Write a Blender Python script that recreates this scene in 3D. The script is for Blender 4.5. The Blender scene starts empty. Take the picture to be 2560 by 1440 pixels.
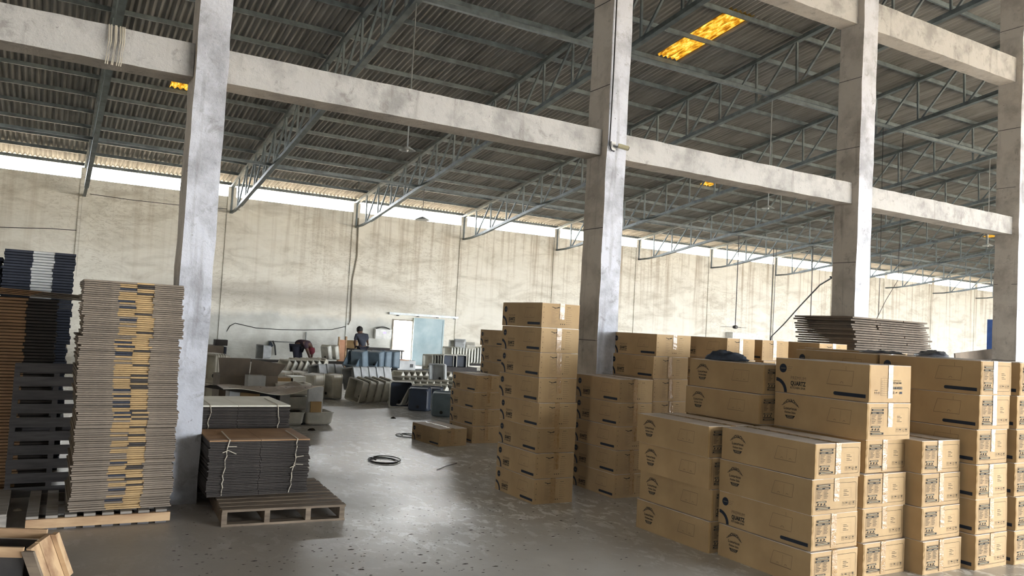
import bpy, math, random
from mathutils import Vector, Matrix, Euler
random.seed(7)
S = bpy.context.scene
COL = S.collection
# ------------------------------------------------------------------ camera
F, YAW, PIT, ROL, H = 1998.1, 0.52382, 0.049634, 0.055037, 1.8
fw = Vector((math.sin(YAW)*math.cos(PIT), math.cos(YAW)*math.cos(PIT), math.sin(PIT)))
rt0 = Vector((math.cos(YAW), -math.sin(YAW), 0)); up0 = rt0.cross(fw)
RT = math.cos(ROL)*rt0 + math.sin(ROL)*up0
UP = -math.sin(ROL)*rt0 + math.cos(ROL)*up0
FW = fw; CAM = Vector((0, 0, H))
cd = bpy.data.cameras.new('camera'); cam = bpy.data.objects.new('camera', cd); COL.objects.link(cam)
cd.sensor_width = 36; cd.lens = F/2560*36; cd.clip_end = 400; cd.clip_start = .05
M = Matrix((RT, UP, -FW)).transposed().to_4x4(); M.translation = CAM
cam.matrix_world = M; S.camera = cam
# ------------------------------------------------------------------ world, daylight, exposure
w = bpy.data.worlds.new('overcast_sky'); S.world = w; w.use_nodes = True
bg = w.node_tree.nodes['Background']; bg.inputs[0].default_value = (.93, .97, 1, 1); bg.inputs[1].default_value = 30.0
def area(name, loc, rot, sx, sy, power, col):
    l = bpy.data.lights.new(name, 'AREA'); l.shape = 'RECTANGLE'; l.size = sx; l.size_y = sy
    l.energy = power; l.color = col
    o = bpy.data.objects.new(name, l); COL.objects.link(o); o.location = loc; o.rotation_euler = rot
    return o
PI = math.pi
for nm, loc, rot, sx, sy in (('rear_opening_portal', (41.75, -11.9, 2.2), (PI/2, 0, 0), 64.5, 4.4), ('eaves_opening_portal', (34, 31.1, 6.3), (-PI/2, 0, 0), 88, .5), ('doorway_portal', (12.78, 31.2, .92), (-PI/2, 0, 0), .84, 1.84), ('left_fill_portal', (-9.9, -6.5, 1.2), (0, -PI/2, 0), 2.4, 2.6)):  # the left opening is an added, unseen source of fill light
    area(nm, loc, rot, sx, sy, 1, (1, 1, 1)).data.cycles.is_portal = True
vs = S.view_settings; vs.view_transform = 'Standard'; vs.look = 'None'; vs.gamma = 1; vs.exposure = 0.56
vs.use_curve_mapping = False

# ------------------------------------------------------------------ picture ray helpers (real distances)
def ray(x, y): return (x-1280)/F*RT - (y-720)/F*UP + FW
def onz(x, y, z=0.): d = ray(x, y); return CAM + d*((z-H)/d.z)
def ony(x, y, Y): d = ray(x, y); return CAM + d*(Y/d.y)
def onx(x, y, X): d = ray(x, y); return CAM + d*(X/d.x)

# ------------------------------------------------------------------ materials
def srgb(r, g, b):
    f = lambda c: (c/255/12.92) if c/255 <= .04045 else ((c/255+.055)/1.055)**2.4
    return (f(r), f(g), f(b), 1)
class NT:
    def __init__(s, m): s.t = m.node_tree; s.n = s.t.nodes; s.l = s.t.links; s.b = s.n['Principled BSDF']
    def add(s, k, **kw):
        n = s.n.new(k)
        for a, b in kw.items(): setattr(n, a, b)
        return n
    def link(s, a, b): s.l.new(a, b)
    def noise(s, vec, scale, detail=4, rough=.55, dist=0):
        n = s.add('ShaderNodeTexNoise'); n.inputs['Scale'].default_value = scale; n.inputs['Detail'].default_value = detail
        n.inputs['Roughness'].default_value = rough; n.inputs['Distortion'].default_value = dist
        if vec is not None: s.link(vec, n.inputs['Vector'])
        return n.outputs[0]
    def ramp(s, fac, stops):
        r = s.add('ShaderNodeValToRGB'); e = r.color_ramp.elements
        while len(e) < len(stops): e.new(.5)
        for k, (p, c) in enumerate(stops): e[k].position = p; e[k].color = c if len(c) == 4 else (*c, 1)
        s.link(fac, r.inputs[0]); return r.outputs[0]
    def mix(s, fac, a, b, mode='MIX'):
        m = s.add('ShaderNodeMix', data_type='RGBA', blend_type=mode)
        for sock, v in ((m.inputs[0], fac), (m.inputs[6], a), (m.inputs[7], b)):
            if isinstance(v, (int, float)): sock.default_value = v
            elif isinstance(v, tuple): sock.default_value = v
            else: s.link(v, sock)
        return m.outputs[2]
    def math(s, op, a, b=0., clamp=False):
        m = s.add('ShaderNodeMath', operation=op, use_clamp=clamp)
        for sock, v in ((m.inputs[0], a), (m.inputs[1], b)):
            if isinstance(v, (int, float)): sock.default_value = v
            else: s.link(v, sock)
        return m.outputs[0]
    def mapv(s, vec, sc):
        m = s.add('ShaderNodeMapping'); m.inputs['Scale'].default_value = sc; s.link(vec, m.inputs[0]); return m.outputs[0]
    def pos(s): return s.add('ShaderNodeNewGeometry').outputs['Position']
    def obj(s): return s.add('ShaderNodeTexCoord').outputs['Object']
    def rnd(s): return s.add('ShaderNodeObjectInfo').outputs['Random']
    def bump(s, h, st, dist=.02):
        b = s.add('ShaderNodeBump'); b.inputs['Strength'].default_value = st; b.inputs['Distance'].default_value = dist
        s.link(h, b.inputs['Height']); s.link(b.outputs[0], s.b.inputs['Normal'])
    def out(s, c=None, r=None):
        if c is not None: s.link(c, s.b.inputs['Base Color'])
        if r is not None:
            if isinstance(r, (int, float)): s.b.inputs['Roughness'].default_value = r
            else: s.link(r, s.b.inputs['Roughness'])
MATS = {}
def newmat(name):
    m = bpy.data.materials.new(name); m.use_nodes = True; MATS[name] = m; return m, NT(m)
def simple(name, c, c2=None, rough=.7, scale=6., metal=0., bump=0., vary=0., spec=.5, world=False, stretch=(1, 1, 1)):
    m, t = newmat(name)
    c2 = c2 or tuple(v*.75 for v in c[:3])+(1,)
    v = t.mapv(t.pos() if world else t.obj(), stretch)
    n = t.noise(v, scale, 5)
    colr = t.ramp(n, [(.35, c2), (.62, c)])
    if vary:
        k = t.math('ADD', t.math('MULTIPLY', t.rnd(), vary), 1-vary/2)
        hs = t.add('ShaderNodeHueSaturation'); t.link(colr, hs.inputs['Color']); t.link(k, hs.inputs['Value']); colr = hs.outputs[0]
    t.out(colr, rough); t.b.inputs['Metallic'].default_value = metal; t.b.inputs['Specular IOR Level'].default_value = spec
    if bump: t.bump(n, bump)
    return m
# concrete floor: dusty slab with pale scuffs and polished patches
m, t = newmat('floor_concrete')
p = t.pos(); n1 = t.noise(p, .45, 5); n2 = t.noise(p, 3.2, 6, .65); n3 = t.noise(t.mapv(p, (1.7, 1.0, 1)), 4.6, 9, .74, .5); n4 = t.noise(p, 22, 4, .7)
c = t.ramp(n1, [(.3, srgb(170, 166, 160)), (.7, srgb(204, 205, 203))])
c = t.mix(t.math('MULTIPLY', n2, .5), c, srgb(158, 151, 142))
sc = t.ramp(n3, [(.525, (0, 0, 0)), (.56, (1, 1, 1))]); sc2 = t.ramp(t.noise(p, .33, 3), [(.42, (0, 0, 0)), (.58, (1, 1, 1))])
scf = t.math('MULTIPLY', sc, sc2)
c = t.mix(t.math('MULTIPLY', scf, .85), c, srgb(246, 248, 249))
c = t.mix(t.ramp(n4, [(.66, (0, 0, 0)), (.74, (.55, .55, .55))]), c, srgb(78, 72, 66))
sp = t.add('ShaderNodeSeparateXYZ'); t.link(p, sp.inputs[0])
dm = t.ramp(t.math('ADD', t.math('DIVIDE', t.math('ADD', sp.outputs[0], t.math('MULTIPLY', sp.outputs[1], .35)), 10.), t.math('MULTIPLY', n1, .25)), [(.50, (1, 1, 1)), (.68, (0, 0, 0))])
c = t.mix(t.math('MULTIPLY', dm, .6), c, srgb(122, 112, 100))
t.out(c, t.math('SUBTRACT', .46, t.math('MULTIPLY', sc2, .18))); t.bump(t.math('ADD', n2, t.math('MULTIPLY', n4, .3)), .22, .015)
# rough plastered far wall
m, t = newmat('wall_plaster')
p = t.pos(); pm = t.mapv(p, (.55, 1, 1.5)); a = t.noise(pm, 1.3, 7, .62, .8); b2 = t.noise(p, .35, 4); st = t.noise(t.mapv(p, (3.2, 1, .10)), 1.6, 5, .62)
c = t.ramp(a, [(.3, srgb(190, 184, 170)), (.5, srgb(226, 222, 210)), (.75, srgb(237, 234, 224))])
cr = t.noise(t.mapv(p, (.7, 1, 2.2)), 2.4, 6, .6, 1.2)
cw = t.ramp(t.noise(p, .3, 3), [(.42, (0, 0, 0)), (.6, (1, 1, 1))])
c = t.mix(t.math('MULTIPLY', t.math('MULTIPLY', t.ramp(t.math('ABSOLUTE', t.math('SUBTRACT', cr, .5)), [(.0, (1, 1, 1)), (.03, (0, 0, 0))]), cw), .5), c, srgb(150, 138, 118))  # thin dark creases: shadows of the trowel ridges painted into the plaster
c = t.mix(t.math('MULTIPLY', b2, .35), c, srgb(214, 208, 194))
sep = t.add('ShaderNodeSeparateXYZ'); t.link(p, sep.inputs[0])
hi = t.ramp(t.math('DIVIDE', sep.outputs[2], 7.), [(.25, (.15, .15, .15)), (.8, (1, 1, 1))])
sx = t.ramp(t.math('DIVIDE', sep.outputs[0], 40.), [(.12, (.35, .35, .35)), (.5, (1, 1, 1))])
c = t.mix(t.math('MULTIPLY', t.math('MULTIPLY', t.ramp(st, [(.5, (0, 0, 0)), (.66, (1, 1, 1))]), hi), t.math('MULTIPLY', sx, .75)), c, srgb(156, 140, 118))
# whitewashed and smoke-greyed zone round the work bench and door
zz = t.ramp(t.math('ADD', t.math('DIVIDE', sep.outputs[2], 3.), t.math('MULTIPLY', t.noise(p, .6, 4), .5)), [(.78, (1, 1, 1)), (.9, (0, 0, 0))])
xx = t.ramp(t.math('DIVIDE', sep.outputs[0], 40.), [(.05, (0, 0, 0)), (.1, (1, 1, 1)), (.30, (1, 1, 1)), (.36, (0, 0, 0))])
ww = t.noise(p, 1.1, 5)
c = t.mix(t.math('MULTIPLY', t.math('MULTIPLY', zz, xx), .85), c, t.ramp(ww, [(.35, srgb(172, 173, 168)), (.62, srgb(208, 210, 205))]))
sm = t.ramp(t.math('ADD', t.math('ABSOLUTE', t.math('SUBTRACT', t.math('DIVIDE', sep.outputs[2], 3.), .86)), t.math('MULTIPLY', b2, .2)), [(.1, (1, 1, 1)), (.3, (0, 0, 0))])
c = t.mix(t.math('MULTIPLY', t.math('MULTIPLY', sm, xx), .5), c, srgb(120, 112, 100))
t.out(c, .9); t.bump(t.math('ADD', a, t.math('MULTIPLY', t.noise(pm, 5, 4), .3)), .6, .10)
# whitewash / bare concrete
for nm, cs in (('whitewash', (srgb(154, 156, 162), srgb(192, 195, 204), srgb(104, 99, 95))), ('bare_concrete', (srgb(168, 160, 150), srgb(196, 188, 178), srgb(120, 112, 103))), ('beam_whitewash', (srgb(142, 141, 140), srgb(176, 175, 173), srgb(104, 98, 93)))):
    m, t = newmat(nm); p = t.pos(); a = t.noise(p, 2.1, 7, .62); s2 = t.noise(t.mapv(p, (7, 7, .5)), 1.3, 4); d = t.noise(p, 14, 5, .7)
    c = t.ramp(a, [(.36, cs[0]), (.54, cs[1])]); c = t.mix(t.ramp(t.noise(p, 5.5, 8, .75, .6), [(.56, (0, 0, 0)), (.66, (.45, .45, .45))]), c, cs[2])
    c = t.mix(t.math('MULTIPLY', t.ramp(s2, [(.6, (0, 0, 0)), (.75, (1, 1, 1))]), .5), c, cs[2])
    c = t.mix(t.ramp(d, [(.67, (0, 0, 0)), (.72, (.8, .8, .8))]), c, cs[2])
    t.out(c, .85); t.bump(t.math('ADD', a, t.math('MULTIPLY', d, .5)), .6, .04)
# roof
m, t = newmat('cement_sheet'); p = t.pos(); a = t.noise(t.mapv(p, (3, .6, 1)), 1.2, 6, .6)
c = t.ramp(a, [(.3, srgb(122, 120, 116)), (.7, srgb(158, 155, 150))])
c = t.mix(t.ramp(t.noise(t.mapv(p, (7, .35, 1)), 1.0, 3), [(.52, (0, 0, 0)), (.7, (.6, .6, .6))]), c, srgb(86, 84, 81)); t.out(c, .9)
simple('steel_paint', srgb(104, 114, 116), srgb(78, 86, 88), .5, 4, world=True)
simple('steel_rust', srgb(138, 118, 100), srgb(104, 100, 94), .6, 3, world=True)
m, t = newmat('yellow_fibreglass'); t.n.remove(t.b)
tr = t.add('ShaderNodeBsdfTranslucent'); df = t.add('ShaderNodeBsdfDiffuse'); ad = t.add('ShaderNodeAddShader')
a = t.noise(t.mapv(t.pos(), (3, .6, 1)), 7, 8, .75); c = t.ramp(a, [(.40, (.09, .05, .008)), (.48, (.17, .115, .022)), (.6, (.24, .19, .09))])
t.link(c, tr.inputs[0]); df.inputs[0].default_value = (.2, .13, .04, 1); t.link(tr.outputs[0], ad.inputs[0]); t.link(df.outputs[0], ad.inputs[1]); t.link(ad.outputs[0], t.n['Material Output'].inputs[0])
simple('outside_ground', srgb(200, 178, 146), srgb(178, 156, 126), .9, .5, world=True)
simple('outer_wall', srgb(214, 210, 200), None, .9, .5, world=True)
# cardboard
def card(name, c, c2, vary=.14):
    m, t = newmat(name); o = t.obj(); a = t.noise(t.mapv(o, (1, 1, .8)), 3.2, 5); f = t.noise(t.mapv(o, (1, 30, 1)), 2, 3)
    cc = t.ramp(a, [(.3, c2), (.65, c)]); cc = t.mix(t.math('MULTIPLY', f, .22), cc, c2)
    hs = t.add('ShaderNodeHueSaturation'); t.link(cc, hs.inputs['Color']); t.link(t.math('ADD', t.math('MULTIPLY', t.rnd(), vary), 1-vary/2), hs.inputs['Value'])
    t.out(hs.outputs[0], .78); t.bump(a, .25, .01); t.b.inputs['Specular IOR Level'].default_value = .3
    return m
card('carton', srgb(172, 146, 108), srgb(154, 128, 94))
card('carton_dusty_lit_top', srgb(206, 196, 186), srgb(176, 166, 156))  # dusty tone, lightened so that light from overhead is painted in
card('carton_edge', srgb(176, 148, 106), srgb(150, 122, 84))
card('flat_grey', srgb(136, 124, 110), srgb(110, 100, 90), .3)
card('flat_ochre', srgb(178, 150, 108), srgb(150, 126, 92), .25)
card('flat_brown', srgb(164, 132, 100), srgb(134, 104, 78), .2)
card('flat_dark', srgb(70, 65, 62), srgb(52, 48, 46), .3)
card('flat_umber', srgb(112, 100, 88), srgb(84, 75, 66), .3)
card('flat_navy', srgb(60, 64, 76), srgb(46, 50, 60), .3)
card('flat_white', srgb(214, 216, 216), srgb(176, 178, 180), .15)
card('flat_pale_glare', srgb(244, 241, 228), srgb(226, 222, 206), .05)  # paleness is glare from door and eaves, painted into the cardboard
simple('print_ink', srgb(58, 56, 52), srgb(50, 48, 46), .8, spec=.15)
simple('print_faint', srgb(118, 96, 70), srgb(108, 88, 64), .7)
simple('print_navy', srgb(42, 48, 60), srgb(36, 42, 52), .7, spec=.2)
simple('print_pale', srgb(196, 176, 138), srgb(190, 168, 130), .7)
m, t = newmat('packing_tape'); o = t.obj(); a = t.noise(o, 38, 3, .6)
t.out(t.ramp(a, [(.3, srgb(146, 116, 78)), (.7, srgb(160, 130, 90))]), t.ramp(t.noise(o, 14, 3), [(.45, (.5, .5, .5)), (.62, (.12, .12, .12))])); t.b.inputs['Coat Weight'].default_value = .25; t.b.inputs['Coat Roughness'].default_value = .12; t.bump(a, .45, .012)
simple('pallet_wood', srgb(124, 110, 94), srgb(94, 82, 70), .85, 3, vary=.25, stretch=(1, 8, 8), bump=.2)
simple('pallet_wood_grey', srgb(142, 136, 128), srgb(112, 106, 100), .85, 3, vary=.25, stretch=(1, 8, 8), bump=.2)
simple('pallet_wood_dark', srgb(98, 96, 98), srgb(76, 74, 76), .85, 3, vary=.2, stretch=(1, 8, 8), bump=.2)
simple('fresh_wood', srgb(190, 160, 124), srgb(140, 108, 80), .75, 1.6, stretch=(1, 5, 5), bump=.2)
simple('dark_board', srgb(66, 62, 60), srgb(46, 44, 44), .8, 3)
for nm, cc in (('sink_beige', (208, 204, 190)), ('sink_grey', (188, 192, 194)), ('sink_blue_grey', (112, 130, 144)), ('sink_navy', (50, 60, 76)), ('sink_white', (232, 232, 222)), ('sink_mid', (192, 189, 178))):
    simple(nm, srgb(*cc), srgb(*[int(v*.88) for v in cc]), .5, 5, vary=.1)
simple('drain_dark', srgb(24, 26, 30), None, .5)
simple('string', srgb(196, 188, 172), None, .8)
simple('wire_black', srgb(34, 32, 32), None, .5)
simple('conduit', srgb(150, 140, 124), None, .6)
simple('white_plastic', srgb(214, 214, 210), None, .45)
simple('lamp_metal', srgb(196, 200, 196), None, .35)
simple('camera_body', srgb(186, 180, 150), None, .4)
simple('door_blue', srgb(170, 188, 192), srgb(140, 164, 172), .55, 1.2, world=True)
simple('blue_plastic', srgb(46, 86, 156), None, .5)
simple('grey_metal', srgb(150, 154, 154), None, .4, metal=.4)
simple('dark_metal', srgb(58, 58, 58), None, .5)
simple('cloth_dark', srgb(58, 68, 82), srgb(34, 40, 50), .8, 9, bump=.4)
simple('film_grey', srgb(96, 98, 104), srgb(58, 60, 66), .35, 9, bump=.4)
simple('skin', srgb(92, 66, 52), None, .6)
simple('hair', srgb(20, 18, 18), None, .7)
simple('shirt_grey', srgb(62, 66, 78), srgb(50, 54, 66), .85)
simple('trousers_dark', srgb(36, 38, 52), None, .85)
simple('shirt_maroon', srgb(58, 40, 50), srgb(46, 34, 44), .85)
simple('scarf_red', srgb(120, 34, 48), srgb(86, 26, 38), .85)
simple('shoe', srgb(30, 28, 28), None, .6)
simple('plank_orange', srgb(206, 160, 128), srgb(176, 128, 98), .75, 2)
simple('debris', srgb(56, 48, 42), None, .9)
simple('litter_paper', srgb(214, 204, 184), None, .8)
m, t = newmat('display_glow'); t.b.inputs['Base Color'].default_value = (.02, .01, .2, 1); t.b.inputs['Emission Color'].default_value = (.25, .2, 1, 1); t.b.inputs['Emission Strength'].default_value = 2

# ------------------------------------------------------------------ mesh builder
class MB:
    def __init__(s): s.v = []; s.f = []; s.m = []; s.names = []
    def mi(s, mat):
        if mat not in s.names: s.names.append(mat)
        return s.names.index(mat)
    def add(s, vs, fs, mat):
        o = len(s.v); s.v += [tuple(v) for v in vs]; k = s.mi(mat)
        for f in fs: s.f.append(tuple(i+o for i in f)); s.m.append(k)
    def hexa(s, p, mat, mats=None):      # p: 8 points, bottom ring 0-3, top ring 4-7
        fs = [(3, 2, 1, 0), (4, 5, 6, 7), (0, 1, 5, 4), (1, 2, 6, 5), (2, 3, 7, 6), (3, 0, 4, 7)]
        if mats is None: s.add(p, fs, mat)
        else:
            o = len(s.v); s.v += [tuple(v) for v in p]
            for f, mm in zip(fs, mats): s.f.append(tuple(i+o for i in f)); s.m.append(s.mi(mm))
    def box(s, x0, x1, y0, y1, z0, z1, mat, mats=None):
        s.hexa([(x0, y0, z0), (x1, y0, z0), (x1, y1, z0), (x0, y1, z0), (x0, y0, z1), (x1, y0, z1), (x1, y1, z1), (x0, y1, z1)], mat, mats)
    def bar(s, a, b, w, h, mat, up=Vector((0, 0, 1))):
        a = Vector(a); b = Vector(b); d = (b-a).normalized()
        sd = d.cross(up)
        if sd.length < 1e-4: sd = d.cross(Vector((1, 0, 0)))
        sd.normalize(); u = sd.cross(d)
        q = []
        for c in (a, b):
            for i, j in ((-1, -1), (1, -1), (1, 1), (-1, 1)): q.append(c+sd*w/2*i+u*h/2*j)
        s.hexa(q, mat)
    def tube(s, pts, r, mat, n=6, closed=False):
        pts = [Vector(p) for p in pts]; o = len(s.v); k = s.mi(mat); N = len(pts)
        for i, p in enumerate(pts):
            d = (pts[min(i+1, N-1)]-pts[max(i-1, 0)])
            if d.length < 1e-9: d = Vector((0, 0, 1))
            d.normalize(); a = d.cross(Vector((0, 0, 1)))
            if a.length < .05: a = d.cross(Vector((1, 0, 0)))
            a.normalize(); b = d.cross(a); rr = r[i] if isinstance(r, (list, tuple)) else r
            for j in range(n):
                th = 2*PI*j/n; s.v.append(tuple(p+a*rr*math.cos(th)+b*rr*math.sin(th)))
        for i in range(N-1):
            for j in range(n): s.f.append((o+i*n+j, o+i*n+(j+1) % n, o+(i+1)*n+(j+1) % n, o+(i+1)*n+j)); s.m.append(k)
        s.f.append(tuple(o+j for j in range(n))[::-1]); s.m.append(k)
        s.f.append(tuple(o+(N-1)*n+j for j in range(n))); s.m.append(k)
    def loops(s, rings, mat, cap0=True, cap1=True):
        n = len(rings[0]); o = len(s.v); k = s.mi(mat)
        for r in rings: s.v += [tuple(v) for v in r]
        for i in range(len(rings)-1):
            for j in range(n): s.f.append((o+i*n+j, o+i*n+(j+1) % n, o+(i+1)*n+(j+1) % n, o+(i+1)*n+j)); s.m.append(k)
        if cap0: s.f.append(tuple(o+j for j in range(n))[::-1]); s.m.append(k)
        if cap1: s.f.append(tuple(o+(len(rings)-1)*n+j for j in range(n))); s.m.append(k)
    def mesh(s, name, smooth=False):
        me = bpy.data.meshes.new(name); me.from_pydata(s.v, [], s.f)
        for nm in s.names: me.materials.append(MATS[nm])
        me.polygons.foreach_set('material_index', s.m)
        if smooth: me.polygons.foreach_set('use_smooth', [True]*len(s.f))
        me.update(); return me
def link(name, data, parent=None, loc=None, rot=None):
    o = bpy.data.objects.new(name, data); COL.objects.link(o)
    if parent is not None: o.parent = parent
    if loc is not None: o.location = loc
    if rot is not None: o.rotation_euler = rot
    return o
def obj(name, mb, parent=None, loc=None, rot=None, smooth=False): return link(name, mb.mesh(name, smooth), parent, loc, rot)
def tag(o, label, cat, group=None, kind=None):
    if label: o['label'] = label
    if cat: o['category'] = cat
    if group: o['group'] = group
    if kind: o['kind'] = kind
    return o
def struct(o): o['kind'] = 'structure'; return o
ORD = ['first', 'second', 'third', 'fourth', 'fifth', 'sixth', 'seventh', 'eighth', 'ninth', 'tenth', 'eleventh', 'twelfth', 'thirteenth', 'fourteenth', 'fifteenth', 'sixteenth', 'seventeenth', 'eighteenth', 'nineteenth', 'twentieth']
def R(a): return math.radians(a)

# ------------------------------------------------------------------ the shell
YW = 31.0; BAY = 4.84; X0 = .8; SL = .151; XL, XR = -10., 78.; YB = -12.
def roofz(y): return 6.66 + SL*(31-y)
b = MB(); b.box(XL, XR, YB, YW, -.2, 0, 'floor_concrete'); struct(obj('floor', b))
b = MB(); b.box(-60, 130, YW+.25, 90, -.3, -.05, 'outside_ground'); struct(obj('ground', b))
b = MB(); b.box(-60, 130, -60, YB-.3, -.3, -.05, 'outside_ground'); struct(obj('ground', b))
DX0, DX1, DZ = 12.36, 13.2, 1.84
b = MB()
b.box(XL, DX0, YW, YW+.23, 0, 6.1, 'wall_plaster'); b.box(DX1, XR, YW, YW+.23, 0, 6.1, 'wall_plaster'); b.box(DX0, DX1, YW, YW+.23, DZ, 6.1, 'wall_plaster')
wall = struct(obj('wall_far', b))
for k in range(-2, 16):
    x = X0 + BAY*k
    b = MB(); b.box(x-.145, x+.145, YW-.045, YW+.23, 0, 6.47, 'wall_plaster'); obj('pilaster', b, wall)
b = MB(); b.box(XL-.25, XL, YB, -7.8, 0, 13.5, 'outer_wall'); b.box(XL-.25, XL, -5.2, YW, 0, 13.5, 'outer_wall'); b.box(XL-.25, XL, -7.8, -5.2, 2.4, 13.5, 'outer_wall'); struct(obj('wall_left', b))  # gap behind the camera is added to let fill light in
b = MB(); b.box(XR, XR+.25, YB, YW, 0, 10, 'outer_wall'); struct(obj('wall_right', b))
b = MB(); b.box(XL, 9.5, YB-.25, YB, 0, 13.5, 'outer_wall'); b.box(74, XR, YB-.25, YB, 0, 13.5, 'outer_wall'); b.box(9.5, 74, YB-.25, YB, 4.4, 13.5, 'outer_wall'); struct(obj('wall_rear', b))
# ceiling: purlins and rows of corrugated cement sheet
ceil = struct(link('ceiling', None)); PITCH = .146
PY = [31.1-1.275*k for k in range(34)]
SKY = [(13.02, 13.72, 6), (2.42, 2.95, 3), (21.7, 22.3, 3), (41.3, 41.95, 3), (60.2, 60.9, 3), (32.5, 33.2, 6), (52, 52.7, 6)]
def sheet_row(x0, x1, ya, yb, lift, mat, name, parent):
    # corrugated strip from the low edge ya to the high edge yb, solid 7 mm sheet
    n = 6; N = int(round((x1-x0)/PITCH*n)); b = MB(); up = []; k = b.mi(mat)
    for off in (0, .007):
        for (y, lf) in ((ya, 0.), (yb, lift)):
            for i in range(N+1):
                x = x0+(x1-x0)*i/N
                b.v.append((x, y, roofz(y)+.03+.030*math.cos(2*PI*x/PITCH)+off+lf))
    s = N+1
    for i in range(N):
        b.f.append((i, i+s, i+s+1, i+1)); b.m.append(k)
        b.f.append((2*s+i, 2*s+i+1, 3*s+i+1, 3*s+i)); b.m.append(k)
        b.f.append((i, i+1, 2*s+i+1, 2*s+i)); b.m.append(k)
    return obj(name, b, parent, smooth=False)
for r in range(17):
    ya = PY[2*r]+.12 if r else 31.62; yb = PY[2*r+2]-.06 if 2*r+2 < 34 else YB-.4
    # row r covers purlins 2r..2r+2; skylight sheets replace part of the row
    sk = sorted([s for s in SKY if s[2] == r]); xs = XL-.4
    for s in sk:
        sheet_row(xs, s[0], ya, yb, -.012, 'cement_sheet', 'roof_sheet', ceil); 
        sheet_row(s[0]-.03, s[1]+.03, ya, yb, -.016, 'yellow_fibreglass', 'skylight_sheet', ceil); xs = s[1]
    sheet_row(xs, XR+.4, ya, yb, -.012, 'cement_sheet', 'roof_sheet', ceil)
for k, y in enumerate(PY):
    b = MB(); z = roofz(y)
    b.box(XL, XR, y-.024, y+.024, z-.105, z-.0, 'steel_paint'); obj('purlin', b, ceil)
# ------------------------------------------------------------------ trusses
top = lambda y: roofz(y)-.165
bot = lambda y: 5.62+.15*(29.3-y)
nodes = PY[1:33]
tr_meshes = {}
def chord(name, f, y0, y1, w, h, mat, extra=None):
    b = MB(); b.bar((0, y0, f(y0)), (0, y1, f(y1)), w, h, mat)
    if extra: extra(b)
    return b.mesh(name)
Mt = chord('top_chord', top, YW+.1, YB+.5, .13, .09, 'steel_paint')
def ext(b):
    b.bar((0, YW+.05, 5.50), (0, 30.2, 5.52), .09, .07, 'steel_paint'); b.bar((0, 30.22, 5.52), (0, 29.3, bot(29.3)), .09, .07, 'steel_paint')
Mb = chord('bottom_chord', bot, 29.32, YB+.5, .13, .10, 'steel_paint', ext)
webs = []
for k in range(len(nodes)-2):
    y = nodes[k]; yn = nodes[k+1]
    zb = bot(y) if y < 29.3 else 5.52+max(0, (30.2-y))*.12
    b = MB(); b.bar((0, y, zb), (0, y+.04, top(y)), .05, .045, 'steel_paint', Vector((0, 1, 0))); webs.append(b.mesh('web_bar'))
    b = MB(); b.bar((0, y-.05, zb), (0, yn+.06, top(yn)), .05, .045, 'steel_paint', Vector((0, 1, 0))); webs.append(b.mesh('web_bar'))
b = MB(); b.bar((0, 30.95, 5.5), (0, 30.95, 6.5), .06, .05, 'steel_paint', Vector((0, 1, 0))); webs.append(b.mesh('web_bar'))
for i in range(-1, 15):
    x = X0+BAY*i
    e = link('roof_truss', None, loc=(x, 0, 0))
    lab = 'steel roof truss just out of view on the left' if i < 0 else '%s grey steel roof truss from the left, resting on the far wall' % ORD[i]
    tag(e, lab, 'truss', 'roof trusses across the hall')
    link('top_chord', Mt, e); link('bottom_chord', Mb, e)
    for k, wm in enumerate(webs):
        if i > 8 and k > 44: continue
        if i <= 0 and k > 44: continue
        link('web_bar', wm, e)
for nm, yy, lab in (('tie_beam', 24.85, 'long grey tie rail joining the lower chords nearer the far wall'), ('tie_beam', 14.05, 'long grey tie rail joining the lower chords near the pillars')):
    b = MB(); b.bar((XL, yy, bot(yy)+.09), (XR, yy, bot(yy)+.09), .09, .08, 'steel_paint'); tag(obj(nm, b), lab, 'beam')
# ------------------------------------------------------------------ pillars and beams
cols = [(1.04, 1.33), (5.86, 6.16), (10.69, 11.03), (15.23, 15.56), (20.05, 20.38), (-3.8, -3.5)]
clab = ['whitewashed concrete pillar beside the tall pile of flat cartons', 'whitewashed concrete pillar carrying the security camera', 'pale concrete pillar rising behind the pile of dark flat cartons', 'concrete pillar cut by the right edge of the photo', 'concrete pillar beyond the right edge of the photo', 'concrete pillar beyond the left edge of the photo']
Yc, Yd = 7.975, 8.40
def rough_prism(b, x0, x1, y0, y1, z0, z1, mats, seg, amp, seed):
    rnd = random.Random(seed); rings = []
    for i in range(seg+1):
        z = z0+(z1-z0)*i/seg; j = lambda: rnd.uniform(-amp, amp)
        rings.append([(x0+j(), y0+j(), z), (x1+j(), y0+j(), z), (x1+j(), y1+j(), z), (x0+j(), y1+j(), z)])
    o = len(b.v)
    for r in rings: b.v += r
    for i in range(seg):
        for j in range(4):
            b.f.append((o+i*4+j, o+i*4+(j+1) % 4, o+i*4+4+(j+1) % 4, o+i*4+4+j)); b.m.append(b.mi(mats[j]))
    b.f.append((o+3, o+2, o+1, o)); b.m.append(b.mi(mats[0])); q = o+seg*4; b.f.append((q, q+1, q+2, q+3)); b.m.append(b.mi(mats[0]))
for i, (xa, xb) in enumerate(cols):
    b = MB(); rough_prism(b, xa, xb, Yc, Yd, 0, 9.86, ['whitewash', 'bare_concrete', 'bare_concrete', 'bare_concrete'], 40, .006, 10+i)
    c = tag(obj('concrete_pillar', b), clab[i], 'pillar', 'pillars down the middle of the hall')
    for z in (1.7, 3.1, 4.9, 6.0, 7.9):
        j = MB(); j.box(xa-.004, xa+.001, Yc+.004, Yd-.004, z-.004, z+.004, 'dark_board'); obj('joint_line', j, c)
cx = sorted(cols)
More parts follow.
